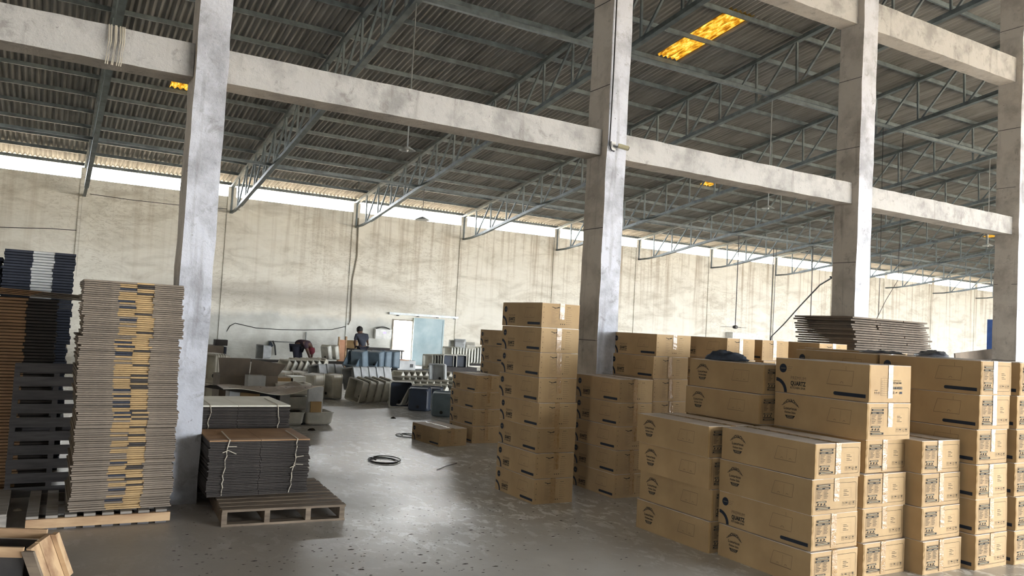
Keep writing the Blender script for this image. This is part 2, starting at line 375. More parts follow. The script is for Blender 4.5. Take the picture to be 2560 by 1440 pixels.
bn = ['left of the first pillar', 'between the two nearer pillars', 'between the camera pillar and the third pillar', 'right of the third pillar', 'beyond the fourth pillar']
for i in range(len(cx)-1):
    xa, xb = cx[i][1]+.005, cx[i+1][0]-.005
    for lo, hi, w0 in ((4.02, 4.345, 'lower'), (6.87, 7.33, 'upper')):
        b = MB(); seg = 24; rnd = random.Random(i*7+int(lo))
        rings = []
        for s in range(seg+1):
            x = xa+(xb-xa)*s/seg; j = lambda: rnd.uniform(-.004, .004)
            rings.append([(x, Yc+.115+j(), lo+j()), (x, Yc+.115+j(), hi+j()), (x, Yd+j(), hi+j()), (x, Yd+j(), lo+j())])
        for s in range(seg):
            for j in range(4):
                pass
        o = len(b.v)
        for r in rings: b.v += r
        for s in range(seg):
            for j, mm in enumerate(('beam_whitewash', 'beam_whitewash', 'bare_concrete', 'bare_concrete')):
                b.f.append((o+s*4+j, o+s*4+4+j, o+s*4+4+(j+1) % 4, o+s*4+(j+1) % 4)); b.m.append(b.mi(mm))
        b.f.append((o, o+1, o+2, o+3)); b.m.append(0); q = o+seg*4; b.f.append((q+3, q+2, q+1, q)); b.m.append(0)
        tag(obj('concrete_beam', b), '%s whitewashed concrete beam %s' % (w0, bn[i]), 'beam', 'concrete beams between the pillars')
# ------------------------------------------------------------------ door, rail, wall fittings
b = MB(); b.box(DX0-.05, DX0, YW-.06, YW+.02, 0, DZ+.05, 'conduit'); b.box(DX1, DX1+.05, YW-.02, YW+.02, 0, DZ+.05, 'conduit'); b.box(DX0, DX1, YW-.03, YW+.02, DZ, DZ+.05, 'conduit')
d = struct(obj('door_1', b))
b = MB(); b.box(DX1+.02, 14.6, YW-.13, YW-.075, .03, 1.99, 'door_blue')
b.box(DX1+.02, 14.6, YW-.15, YW-.13, 1.93, 1.99, 'door_blue'); b.box(DX1+.02, 14.6, YW-.15, YW-.13, .03, .1, 'door_blue'); b.box(14.54, 14.6, YW-.15, YW-.13, .1, 1.93, 'door_blue')
obj('door_leaf', b, d)['label'] = 'pale blue sliding door leaf'
b = MB(); b.bar((12.1, YW-.12, 2.12), (15.25, YW-.12, 2.1), .07, .09, 'grey_metal')
for x in (12.5, 13.4, 14.3, 15.1): b.box(x-.03, x+.03, YW-.15, YW-.0, 2.03, 2.09, 'dark_metal')
obj('door_rail', b, d)
e = link('electric_panel', None, loc=(11.86, YW-.03, 1.06)); tag(e, 'grey electric panel box with a small lit display, on the wall left of the doorway', 'panel')
b = MB(); b.box(-.34, .34, -.22, 0, 0, .36, 'white_plastic'); b.box(-.36, .36, -.24, 0, .36, .39, 'white_plastic'); b.box(.34, .4, -.1, 0, .05, .34, 'grey_metal'); obj('housing', b, e)
b = MB(); b.box(-.02, .10, -.226, -.221, .22, .28, 'display_glow'); obj('display', b, e)
b = MB(); b.tube([(-.3+.06*k, -.12, .40+.08*math.sin(PI*k/10)) for k in range(11)], .025, 'dark_metal'); obj('cable_bundle', b, e)
def cable(name, pts, r, mat, lab, cat='cable'):
    b = MB(); b.tube(pts, r, mat, 5); return tag(obj(name, b, smooth=True), lab, cat)
W = lambda x, y: ony(x, y, YW-.03)
cable('conduit_pipe', [ony(896, 545, YW-.09), ony(893, 640, YW-.09), ony(881, 700, YW-.09), ony(876, 800, YW-.09), ony(871, 812, YW-.09)], .025, 'conduit', 'thin upright conduit on the far wall above the standing worker', 'pipe')
cable('conduit_pipe', [W(206, 488), W(200, 560), W(190, 690)], .018, 'conduit', 'thin upright conduit on the far wall above the piles at far left', 'pipe')
cable('wall_cable', [W(0, 568), W(60, 570), W(120, 571), W(192, 576)], .012, 'wire_black', 'thin black cable running flat across the wall at the left edge')
cable('wall_cable', [W(225, 485), W(330, 500), W(440, 512), W(600, 525)], .010, 'wire_black', 'thin slack cable high on the wall behind the first pillar')
cable('wall_cable', [W(548, 858), W(575, 815), W(588, 808), W(640, 820), W(700, 824), W(760, 825), W(830, 824), W(870, 815)], .014, 'wire_black', 'slack cable strung low across the whitewashed wall')
cable('pipe_rail', [ony(672, 853, YW-.08), ony(735, 856, YW-.08), ony(775, 857, YW-.08)], .018, 'grey_metal', 'short horizontal water pipe on the wall left of the bent worker', 'pipe')
cable('pipe_riser', [ony(765, 830, YW-.08), ony(764, 858, YW-.08)], .025, 'grey_metal', 'short upright pipe stub above the bent worker', 'pipe')
cable('hanging_hose', [ony(682, 852, YW-.1), ony(687, 865, YW-.1), ony(689, 888, YW-.1)], .03, 'dark_metal', 'thin dark hose hanging from the pipe rail on the wall', 'hose')
b = MB(); b.tube([ony(675, 854, YW-.12), ony(677, 864, YW-.12), ony(673, 875, YW-.12), ony(675, 879, YW-.12)], [.04, .1, .08, .02], 'cloth_dark', 8); tag(obj('hanging_rag', b, smooth=True), 'dark rag hanging from the pipe rail on the wall', 'rag')
b = MB(); p0 = W(1815, 842); p1 = W(1892, 828); b.box(p0.x, p1.x, YW-.5, YW-.02, 1.55, 2.16, 'white_plastic'); 
b.box(p0.x-.02, p1.x+.02, YW-.52, YW-.02, 2.16, 2.2, 'white_plastic'); tag(obj('white_cabinet', b), 'white wall cabinet showing just above the row of cartons', 'cabinet')
b = MB(); p0 = ony(2492, 862, 18); p1 = ony(2505, 800, 18); b.box(p0.x, p0.x+.16, 18, 18.4, 0, p0.z+.35, 'blue_plastic'); b.box(p0.x+.02, p0.x+.14, 17.99, 18.0, p0.z+.37, p1.z, 'grey_metal'); b.box(p0.x, p0.x+.16, 18, 18.4, p0.z+.35, p1.z, 'blue_plastic'); tag(obj('blue_drum', b), 'narrow blue upright container beside the right-hand pillar', 'container')
# rods, lamps, fans
for i, (x, z) in enumerate(((5.64, 5.03), (15.32, 5.12), (25.0, 5.14))):
    y = 14.0; e = link('pendant_lamp', None, loc=(x, y, z)); n = 16
    tag(e, ['pale dish lamp on a long rod between the first and second pillars', 'pale dish lamp on a long rod between the second and third pillars', 'pale dish lamp on a long rod right of the third pillar'][i], 'lamp', 'pendant lamps under the roof')
    b = MB(); ring = lambda r, zz: [(r*math.cos(2*PI*k/n), r*math.sin(2*PI*k/n), zz) for k in range(n)]
    b.loops([ring(.03, .07), ring(.05, .065), ring(.13, .015), ring(.16, 0), ring(.15, -.004), ring(.04, .04)], 'lamp_metal'); obj('shade', b, e)
    b = MB(); b.tube([(0, 0, .035), (0, 0, .0), (0, 0, -.025)], [.02, .03, .015], 'white_plastic', 8); obj('bulb', b, e)
    b = MB(); b.tube([(0, 0, .06), (0, 0, bot(14.0)-z)], .014, 'grey_metal', 6); obj('rod', b, e)
def fan(px, py, Y, ztop, lab, ang):
    p = ony(px, py, Y); e = link('ceiling_fan', None, loc=p); tag(e, lab, 'fan', 'ceiling fans on long rods')
    b = MB(); b.tube([(0, 0, .06), (0, 0, ztop-p.z)], .02, 'dark_metal', 5); obj('rod', b, e)
    b = MB(); b.tube([(0, 0, .08), (0, 0, .05), (0, 0, -.04), (0, 0, -.07)], [.04, .11, .11, .04], 'dark_metal', 10); obj('motor', b, e)
    for k in range(3):
        a = ang+k*2*PI/3; d = Vector((math.cos(a), math.sin(a), 0)); b = MB(); b.bar(d*.1, d*.62, .12, .012, 'dark_metal'); obj('blade', b, e)
fan(1838, 818, 24.85, bot(24.85), 'ceiling fan hanging above the middle cartons', .0)
fan(2025, 830, 24.85, bot(24.85), 'ceiling fan hanging beside the dark pile of flat cartons', 1.2)
b = MB(); q = ony(1056, 549, 24.85); b.tube([(q.x, q.y, q.z+.1), (q.x, q.y, q.z), (q.x, q.y, q.z-.02)], [.04, .26, .24], 'lamp_metal', 12); b.tube([(q.x, q.y, q.z+.08), (q.x, q.y, bot(24.85)+.09)], .012, 'dark_metal', 5)
tag(obj('disc_lamp', b), 'small disc lamp hanging in front of the bright strip window', 'lamp')
for x, lab in ((1925, 'thin rod pair hanging from the far tie rail left of the slanting cable'),):
    b = MB(); p = ony(x, 842, 26)
    b.tube([(p.x, 26, .0), (p.x+.02, 26, bot(26)+.05)], .018, 'dark_metal', 5); b.tube([(p.x+.14, 26, .0), (p.x+.2, 26, bot(26)+.05)], .014, 'dark_metal', 5); tag(obj('hanging_rods', b), lab, 'rod')
p1 = ony(2082, 693, 9.0)
cable('slanting_cable', [(10.72, 8.46, ony(2082, 693, 8.46).z), ony(2080, 694, 8.6), ony(2050, 712, 9.2), ony(2000, 765, 10.5), ony(1960, 810, 12), ony(1928, 842, 13), Vector((ony(1928, 842, 13).x-.1, 13.1, .02))], .014, 'wire_black', 'black cable slanting down left from the third pillar')
cable('slack_wire', [Vector((ony(2200, 690, 14).x, 14.05, bot(14.05)+.06)), ony(2200, 690, 14), ony(2196, 790, 14)], .008, 'wire_black', 'thin wire hanging right of the third pillar')
cable('slack_wire', [Vector((ony(2250, 600, 14.05).x, 14.05, bot(14.05)+.06)), ony(2245, 700, 14), ony(2215, 750, 14), ony(2190, 800, 14)], .008, 'wire_black', 'thin bent wire hanging right of the third pillar')
# security camera on second pillar
e = link('security_camera', None, loc=(5.955, Yc-.005, 4.13)); e.scale = (.62, .62, .62); tag(e, 'small bullet security camera on the second pillar', 'camera')
b = MB(); b.box(-.075, .03, -.03, 0, -.085, .085, 'white_plastic'); obj('mount_box', b, e)
b = MB(); b.tube([(-.02, -.02, 0), (.02, -.09, -.03), (.05, -.12, -.01)], .022, 'grey_metal', 6); obj('arm', b, e)
b = MB(); b.tube([(.03, -.11, .0), (.22, -.20, -.045)], .048, 'camera_body', 10); b.tube([(.205, -.193, -.041), (.23, -.205, -.047)], .035, 'drain_dark', 10); obj('housing', b, e, smooth=False)
cable('camera_cable', [(5.875, Yc-.03, 9.6), (5.87, Yc-.03, 7), (5.88, Yc-.03, 5), (5.875, Yc-.03, 4.35), (5.88, Yc-.02, 4.14), (5.905, Yc-.03, 4.07), (5.95, Yc-.03, 4.06)], .009, 'wire_black', 'black cable running up the second pillar from the security camera')
b = MB(); xx0 = .46
for k in range(7):
    xk = .30+.022*k+random.uniform(-.01, .01)
    b.tube([(xk, Yc+.10, 4.35), (xk+.005, Yc+.085, 4.2), (xk-.01, Yc+.095, 3.98)], .006, 'string', 4)
tag(obj('loose_cords', b), 'loose pale cords hung over the left beam', 'cord')

# ------------------------------------------------------------------ cartons
def text_polys(body, size, bold=0.):
    cu = bpy.data.curves.new('t', 'FONT'); cu.body = body; cu.size = size; cu.offset = bold; cu.resolution_u = 2; cu.fill_mode = 'FRONT'
    o = bpy.data.objects.new('t', cu); COL.objects.link(o); bpy.context.view_layer.update()
    me = o.evaluated_get(bpy.context.evaluated_depsgraph_get()).to_mesh()
    vs_ = [(v.co.x, v.co.y) for v in me.vertices]; fs_ = [tuple(p.vertices) for p in me.polygons]
    bpy.data.objects.remove(o); bpy.data.curves.remove(cu)
    xs = [v[0] for v in vs_]; x0 = min(xs); x1 = max(xs)
    return [(v[0]-x0, v[1]) for v in vs_], fs_, x1-x0
class Ink:
    def __init__(s): s.P = []
    def poly(s, pts, mat): s.P.append((list(pts), [tuple(range(len(pts)))], mat))
    def rect(s, u0, u1, v0, v1, mat='print_ink'): s.poly([(u0, v0), (u1, v0), (u1, v1), (u0, v1)], mat)
    def frame(s, u0, u1, v0, v1, t=.0025, mat='print_ink', r=0):
        s.rect(u0+r, u1-r, v0, v0+t, mat); s.rect(u0+r, u1-r, v1-t, v1, mat); s.rect(u0, u0+t, v0+r, v1-r, mat); s.rect(u1-t, u1, v0+r, v1-r, mat)
        if r:
            for cu_, cv, a0 in ((u0+r, v0+r, PI), (u1-r, v0+r, 1.5*PI), (u1-r, v1-r, 0), (u0+r, v1-r, PI/2)): s.arc(cu_, cv, r-t, r, a0, a0+PI/2, 5, mat)
    def arc(s, cu_, cv, r0, r1, a0, a1, n, mat='print_ink'):
        for i in range(n):
            a = a0+(a1-a0)*i/n; c = a0+(a1-a0)*(i+1)/n
            s.poly([(cu_+r0*math.cos(a), cv+r0*math.sin(a)), (cu_+r1*math.cos(a), cv+r1*math.sin(a)), (cu_+r1*math.cos(c), cv+r1*math.sin(c)), (cu_+r0*math.cos(c), cv+r0*math.sin(c))], mat)
    def disc(s, cu_, cv, r, mat, n=18): s.poly([(cu_+r*math.cos(2*PI*k/n), cv+r*math.sin(2*PI*k/n)) for k in range(n)], mat)
    def line(s, a, b_, t=.003, mat='print_ink'):
        dx, dy = b_[0]-a[0], b_[1]-a[1]; L = math.hypot(dx, dy); nx, ny = -dy/L*t/2, dx/L*t/2
        s.poly([(a[0]-nx, a[1]-ny), (b_[0]-nx, b_[1]-ny), (b_[0]+nx, b_[1]+ny), (a[0]+nx, a[1]+ny)], mat)
    def text(s, u, v, body, size, mat='print_ink', bold=0., center=False, warp=None, width=None):
        vs_, fs_, wd = text_polys(body, size, bold); k = width/wd if width else 1
        off = wd*k/2 if center else 0
        pts = [(u+x*k-off, v+y) for x, y in vs_]
        if warp: pts = [warp(*q) for q in pts]
        s.P.append((pts, fs_, mat))
    def bake(s, name, fn, eps):
        b = MB(); lift = 0
        for i, (pts, fs_, mat) in enumerate(s.P):
            e_ = eps+(.0006 if mat == 'print_pale' else .0)+i*2e-6
            vv = [fn(u, v, e_) for u, v in pts]; b.add(vv, fs_, mat)
        return b.mesh(name)
def sink_drawing(k, u, v, s, mat='print_faint', double=True):
    k.line((u+.02*s, v), (u+.2*s, v-.0*s), .003, mat)
    k.line((u, v), (u+.03*s, v+.1*s), .003, mat); k.line((u+.03*s, v+.1*s), (u+.21*s, v+.1*s), .003, mat); k.line((u+.21*s, v+.1*s), (u+.2*s, v), .003, mat); k.line((u, v), (u+.2*s, v), .004, mat)
    if double: k.line((u+.115*s, v+.01), (u+.12*s, v+.09*s), .002, mat); k.arc(u+.07*s, v+.012*s, .008, .012, 0, PI, 4, mat); k.arc(u+.15*s, v+.012*s, .008, .012, 0, PI, 4, mat)
    else: k.arc(u+.12*s, v+.012*s, .012, .016, 0, PI, 5, mat); k.line((u+.15*s, v+.1*s), (u+.15*s, v+.13*s), .003, mat)
def side_logo(L, Hh):      # arched brand mark, two text lines, drawing
    k = Ink(); cu_ = L*.19; f = Hh/.26
    def warp(x, y): return (x, y+.022*f*math.cos((x-cu_)/.065/f*1.35))
    k.text(cu_, .172*f, 'OVAO', .036*f, 'print_ink', .0012, True, warp, .085*f)
    pts = [(cu_-.085*f+i*.0085*f, .168*f+.035*f*max(0., math.cos((i-10)/10*PI/2))**1.3-.004*f) for i in range(21)]
    for a, c in zip(pts[:-1], pts[1:]): k.line(a, c, .004*f)
    k.line((cu_-.07*f, .176*f), (cu_-.035*f, .205*f), .005*f); k.line((cu_+.035*f, .207*f), (cu_+.075*f, .172*f), .005*f)
    k.text(cu_, .136*f, 'Luxurious', .030*f, 'print_ink', .0006, True, None, .125*f)
    k.text(cu_, .108*f, 'Kitchen Sinks', .022*f, 'print_ink', .0005, True, None, .105*f)
    k.poly([(cu_-.05*f, .093*f), (cu_+.05*f, .093*f), (cu_+.03*f, .068*f), (cu_-.03*f, .068*f)][::-1], 'print_ink')
    for q in range(3): k.rect(cu_-.03*f, cu_+.03*f, (.073+.007*q)*f, (.0745+.007*q)*f, 'print_pale')
    sink_drawing(k, L*.60, .095*f, f*1.0)
    return k
def side_quartz(L, Hh):
    k = Ink(); f = Hh/.26
    k.disc(.075*f, .185*f, .034*f, 'print_navy'); k.rect(.055*f, .10*f, .184*f, .186*f, 'print_pale')
    for q in range(3): k.rect(.118*f, (.165-.008*q)*f, (.198-.014*q)*f, (.2-.014*q)*f, 'print_faint')
    k.arc(.008, .0, .085*f, .112*f, .03, PI*.48, 9, 'print_navy')
    k.text(.15*f, .105*f, 'PREMIUM', .037*f, 'print_faint', 0, False, None, .14*f)
    k.text(.15*f, .062*f, 'QUARTZ', .044*f, 'print_ink', .0022, False, None, .14*f)
    k.text(.15*f, .036*f, 'KITCHEN SINK', .022*f, 'print_ink', .0005, False, None, .14*f)
    sink_drawing(k, L*.58, .10*f, f*1.05, double=False)
    k.rect(L-.27*f, L-.025, .026*f, .052*f, 'print_navy'); k.disc(L-.27*f, .039*f, .013*f, 'print_navy', 10)
    return k
def end_info(Wd, Hh):
    k = Ink(); f = Hh/.27
    k.frame(.045, Wd-.02, .03*f, Hh-.035, .0022, 'print_ink', .018)
    u0 = .055; u1 = .205
    k.rect(u0+.004, u1, .213*f, .228*f); k.rect(u0, u1, .190*f, .207*f)
    k.rect(u0+.02, u1-.02, .219*f, .2225*f, 'print_pale'); k.rect(u0+.012, u0+.06, .197*f, .2*f, 'print_pale'); k.rect(u0+.09, u1-.015, .197*f, .2*f, 'print_pale')
    k.frame(u0, u1, .108*f, .184*f, .0012, 'print_faint'); k.rect(u0+.074, u0+.0755, .108*f, .184*f, 'print_faint')
    for q in range(6):
        k.rect(u0, u1, (.12+.0115*q)*f, (.1208+.0115*q)*f, 'print_faint')
        k.rect(u0+.006, u0+.04+.01*(q % 3), (.123+.0115*q)*f, (.1265+.0115*q)*f, 'print_ink'); k.rect(u0+.082, u0+.12+.008*(q % 2), (.123+.0115*q)*f, (.1265+.0115*q)*f, 'print_ink')
    k.rect(u0+.004, u0+.112, .090*f, .102*f); k.rect(u0+.016, u0+.1, .0945*f, .0975*f, 'print_pale')
    for q in range(3): k.disc(u0+.02+.036*q, .078*f, .0075, 'print_ink', 7); k.line((u0+.01+.036*q, .07*f), (u0+.03+.036*q, .083*f), .004)
    k.rect(u0, u0+.112, .060*f, .067*f); k.rect(u0, u1+.004, .038*f, .054*f); k.rect(u0+.015, u1-.02, .0445*f, .048*f, 'print_pale')
    c = Wd*.72
    k.frame(c-.05, c+.07, .115*f, .19*f, .0008, 'print_faint')
    for q, wd in enumerate((.04, .058, .036, .06)): k.rect(c-.02, c-.02+wd, (.172-.0125*q-(.004 if q > 1 else 0))*f, (.1755-.0125*q-(.004 if q > 1 else 0))*f)
    for q in range(4):
        a = Wd-.185+.04*q; k.frame(a, a+.03, .055*f, .085*f, .0012)
        m_ = a+.015; z0 = .06*f
        if q == 0:
            for dx in (-.005, .005): k.rect(m_+dx-.001, m_+dx+.001, z0, z0+.014); k.poly([(m_+dx-.004, z0+.014), (m_+dx+.004, z0+.014), (m_+dx, z0+.02)], 'print_ink')
        elif q == 1: k.poly([(m_-.011, z0+.01), (m_+.011, z0+.01), (m_+.006, z0+.018), (m_-.006, z0+.018)], 'print_ink'); k.rect(m_-.0008, m_+.0008, z0, z0+.01)
        elif q == 2:
            for r_ in range(3): k.arc(m_, z0+.009, .006, .0095, r_*2.094+.3, r_*2.094+1.7, 3)
        else: k.poly([(m_-.008, z0+.019), (m_-.004, z0+.008), (m_+.004, z0+.008), (m_+.008, z0+.019)], 'print_ink'); k.rect(m_-.001, m_+.001, z0, z0+.008); k.rect(m_-.006, m_+.006, z0-.001, z0+.001)
    return k
def end_list(Wd, Hh):
    k = Ink(); f = Hh/.26; u = Wd*.26
    k.line((u, .222*f), (u+.045, .21*f), .006); k.line((u+.03, .207*f), (u+.06, .213*f), .007); k.poly([(u+.058, .208*f), (u+.095, .214*f), (u+.088, .226*f), (u+.062, .218*f)], 'print_ink'); k.rect(u+.115, u+.15, .212*f, .217*f, 'print_faint')
    k.rect(u, u+.07, .19*f, .193*f, 'print_faint'); k.frame(u, u+.1, .04*f, .18*f, .001, 'print_faint')
    for q in range(10): k.rect(u+.006, u+.04+.05*((q*7) % 3)/3, (.05+.0125*q)*f, (.0525+.0125*q)*f, 'print_faint')
    for q in range(3): k.disc(u+.115+.025*q, .042*f, .006, 'print_ink', 6)
    v = Wd*.66
    k.rect(v, v+.045, .222*f, .226*f, 'print_ink')
    for q in range(8): k.rect(v, v+.045+.02*((q*5) % 3)/2, (.043+.0225*q)*f, (.0455+.0225*q)*f, 'print_faint'); k.disc(v-.003, (.044+.0225*q)*f, .003, 'print_ink', 5)
    for q in range(4): k.disc(.022, (.05+.055*q)*f, .006, 'print_faint', 6)
    return k
def end_spec(Wd, Hh):
    k = Ink(); k.frame(.15, .235, .055, .195, .0014, 'print_ink'); k.rect(.195, .196, .055, .195)
    for q in range(7): k.rect(.15, .235, .073+.0175*q, .0742+.0175*q); k.rect(.157, .18, .06+.0175*q, .063+.0175*q, 'print_faint')
    k.rect(.17, .22, .205, .2075, 'print_faint')
    k.text(.315, .172, 'PREMIUM QUARTZ', .014, 'print_ink', 0, False, None, .1); k.text(.315, .152, 'KITCHEN SINK', .019, 'print_ink', .0008, False, None, .11); k.rect(.325, .38, .143, .146, 'print_faint')
    for q in range(5): k.rect(.315+.025*q, .332+.025*q, .108, .128, 'print_navy'); k.disc(.3235+.025*q, .119, .004, 'print_pale', 6)
    k.rect(.317, .331, .068, .09, 'print_faint'); k.line((.35, .075), (.365, .084), .006); k.rect(.375, .383, .078, .082, 'print_faint'); k.rect(.40, .432, .070, .088, 'print_navy')
    k.rect(.075, .108, .096, .1)
    for q in range(3): k.disc(.083+.025*q, .077, .008, 'print_faint', 7); k.rect(.075+.025*q, .092+.025*q, .062, .0635, 'print_faint')
    return k
KIND = {}
def kind(key, L, Wd, Hh, side, end):
    # meshes shared by every carton of the kind; the origin is the base centre
    v = []
    for q in range(4):
        rnd = random.Random(hash((q, int(L*1000))) % 1000+q); b = MB()
        nx, ny, nz = 3, 6, 3; idx = {}
        def P(i, j, k_):
            if (i, j, k_) not in idx:
                x = -Wd/2+Wd*i/nx; y = -L/2+L*j/ny; z = Hh*k_/nz
                e_ = lambda c, n: 0 < c < n
                if i in (0, nx): x -= math.copysign(.002, x)*rnd.random()*(1 if not (e_(j, ny) and e_(k_, nz)) else .4)
                if j in (0, ny): y -= math.copysign(.002, y)*rnd.random()
                if k_ == nz: z -= .004*rnd.random()*(1 if not (e_(i, nx) and e_(j, ny)) else 1.3)
                idx[(i, j, k_)] = len(b.v); b.v.append((x, y, z))
            return idx[(i, j, k_)]
        def quad(a, mat): b.f.append(a); b.m.append(b.mi(mat))
        for i in range(nx):
            for j in range(ny):
                quad((P(i, j, 0), P(i, j+1, 0), P(i+1, j+1, 0), P(i+1, j, 0)), 'carton'); quad((P(i, j, nz), P(i+1, j, nz), P(i+1, j+1, nz), P(i, j+1, nz)), 'carton_dusty_lit_top')
        for i in range(nx):
            for k_ in range(nz):
                quad((P(i, 0, k_), P(i+1, 0, k_), P(i+1, 0, k_+1), P(i, 0, k_+1)), 'carton'); quad((P(i+1, ny, k_), P(i, ny, k_), P(i, ny, k_+1), P(i+1, ny, k_+1)), 'carton')
        for j in range(ny):
            for k_ in range(nz):
                quad((P(0, j+1, k_), P(0, j, k_), P(0, j, k_+1), P(0, j+1, k_+1)), 'carton'); quad((P(nx, j, k_), P(nx, j+1, k_), P(nx, j+1, k_+1), P(nx, j, k_+1)), 'carton')
        v.append(b.mesh('carton'))
    # two top flaps meeting at a seam
    fl = []
    for sgn in (-1, 1):
        b = MB(); x0, x1 = sorted((sgn*.002, sgn*(Wd/2-.001))); b.box(x0, x1, -L/2+.001, L/2-.001, Hh-.003, Hh+.001, 'carton_dusty_lit_top'); fl.append(b.mesh('top_flap'))
    tp = []
    for q in range(3):
        rnd = random.Random(q+5); b = MB(); w2 = .03; d0 = Hh*(.97 if q == 0 else rnd.uniform(.5, 1)); n = 8; x = Wd*.03*(q-1); vv = []; 
        for i in range(n+1):
            z = Hh+.003-d0*i/n; j = rnd.uniform(0, .002); vv += [(x-w2, -L/2-.0025-j, z), (x+w2, -L/2-.0025-rnd.uniform(0, .002), z)]
        b.add(vv, [(2*i, 2*i+2, 2*i+3, 2*i+1) for i in range(n)], 'packing_tape')
        b.add([(x-w2, -L/2-.0025, Hh+.003), (x+w2, -L/2-.0025, Hh+.003), (x+w2, L/2, Hh+.003), (x-w2, L/2, Hh+.003)], [(0, 1, 2, 3)], 'packing_tape')
        tp.append(b.mesh('packing_tape'))
    gf = []
    for q in range(3):
        rnd = random.Random(q+50); b = MB(); n = 9; rings = []
        for i in range(n+1):
            z = .004+(Hh-.008)*i/n; xo = .018+rnd.uniform(-.006, .008); th = .006+rnd.uniform(0, .007)
            rings.append([(-Wd/2-.002, -L/2, z), (-Wd/2-.002, -L/2-th*.5, z), (-Wd/2+xo*.6, -L/2-th, z), (-Wd/2+xo, -L/2-.001, z)])
        b.loops(rings, 'carton_edge'); gf.append(b.mesh('glue_flap'))
    ms = side.bake('side_print', lambda u, vv, e_: (-Wd/2-.0012-e_, L/2-u, vv), .001) if side else None
    me = end.bake('end_print', lambda u, vv, e_: (-Wd/2+u, -L/2-.0012-e_, vv), .001) if end else None
    KIND[key] = (v, fl, tp, gf, ms, me, L, Wd, Hh)
A_ = (.825, .477, .256); B_ = (.94, .53, .262); C_ = (.94, .475, .286)
kind('A', *A_, side_quartz(A_[0], A_[2]), end_list(A_[1], A_[2]))
kind('AW', .825, .53, .256, side_quartz(.825, .256), end_list(.53, .256))
kind('B', *B_, side_logo(B_[0], B_[2]), end_info(B_[1], B_[2]))
kind('BQ', *B_, side_quartz(B_[0], B_[2]), end_info(B_[1], B_[2]))
kind('BT', .94, .55, .30, side_quartz(.94, .30), end_spec(.55, .30))
kind('BL', .94, .55, .292, side_logo(.94, .292), end_info(.55, .292))
kind('C', *C_, side_quartz(C_[0], C_[2]), end_info(C_[1], C_[2]))
kind('CP', *C_, side_quartz(C_[0], C_[2]), end_info(C_[1], C_[2]))
nbox = [0]
def carton(key, corner, z, label, group, yaw=0., detail=True, glue=True):
    v, fl, tp, gf, ms, me, L, Wd, Hh = KIND[key]; q = nbox[0]; nbox[0] += 1
    e = link('carton_box', None, loc=(0, 0, 0), rot=(0, 0, yaw)); c = Matrix.Rotation(yaw, 3, 'Z') @ Vector((-Wd/2, -L/2, 0))
    e.location = (corner[0]-c.x, corner[1]-c.y, z); tag(e, label, 'box', group)
    link('body', v[q % 4], e)
    for f_ in fl: link('top_flap', f_, e)
    link('packing_tape', tp[(q*5) % 3], e)
    if ms: link('side_print', ms, e)['kind'] = 'stuff'
    if me: link('end_print', me, e)['kind'] = 'stuff'
    if glue: link('glue_flap', gf[q % 3], e)
    return e
def stack(keys, corners, z0, lab, group, yaws=None, glue=True):
    z = z0; n = len(keys)
    for i, kk in enumerate(keys):
        c = corners[i] if isinstance(corners[0], (tuple, list, Vector)) else corners
        l2 = lab % ('bottom' if i == 0 else 'topmost' if i == n-1 else ORD[i]+' from the floor')
        carton(kk, c, z, l2, group, (yaws[i] if yaws else random.uniform(-.012, .012)), glue=glue)
        z += KIND[kk][8]+.0045
    return z
J = lambda a: random.uniform(-a, a)
# tall eight-high stack in the aisle
px = [(1332, 1261), (1337, 1199), (1337, 1136), (1346, 1073), (1343, 1011), (1349, 951), (1352, 887), (1352, 823)]
cs = [(4.45+J(.01), 7.03+J(.01)) for i in range(8)]; cs[2] = (4.47, 7.05); cs[5] = (4.44, 7.03)
stack(['A']*8, cs, 0, '%s carton of the tall eight-high stack in the aisle', 'cartons in the tall aisle stack', glue=False)
stack(['A']*5, [(5.49+J(.012), 7.03+J(.012)) for i in range(5)], 0, '%s carton of the five-high stack in front of the camera pillar', 'cartons in the stack before the camera pillar', glue=False)
stack(['AW']*7, [(6.13+J(.02), 7.2+J(.02)) for i in range(7)], 0, '%s carton of the seven-high stack right of the camera pillar', 'cartons right of the camera pillar', glue=False)
stack(['A']*7, [(7.19+J(.02), 7.14+J(.02)) for i in range(7)], 0, '%s carton in the first stack beyond the dark cloth', 'cartons in the middle back row', glue=False)
stack(['A']*7, [(7.81+J(.02), 7.14+J(.02)) for i in range(7)], 0, '%s carton in the second stack beyond the dark cloth', 'cartons in the middle back row', glue=False)
stack(['AW']*7, [(8.55+J(.01), 6.88+J(.01)) for i in range(7)], 0, '%s carton of the stack left of the dark flat pile', 'cartons left of the dark flat pile', glue=False)
stack(['A']*4, [(5.76+J(.01), 10.93+J(.01)) for i in range(4)], 0, '%s crushed carton of the four-high stack behind the lone carton', 'crushed cartons by the sinks', glue=False)
stack(['C']*6, [(7.05+J(.01), 12.3+J(.01)) for i in range(6)], 0, '%s carton of the far stack left of the tall aisle stack', 'cartons of the far stack', glue=False)
p = onz(1097, 1117); carton('A', (p.x, p.y), 0, 'lone carton lying on the floor left of the tall aisle stack', None, .10, glue=False)
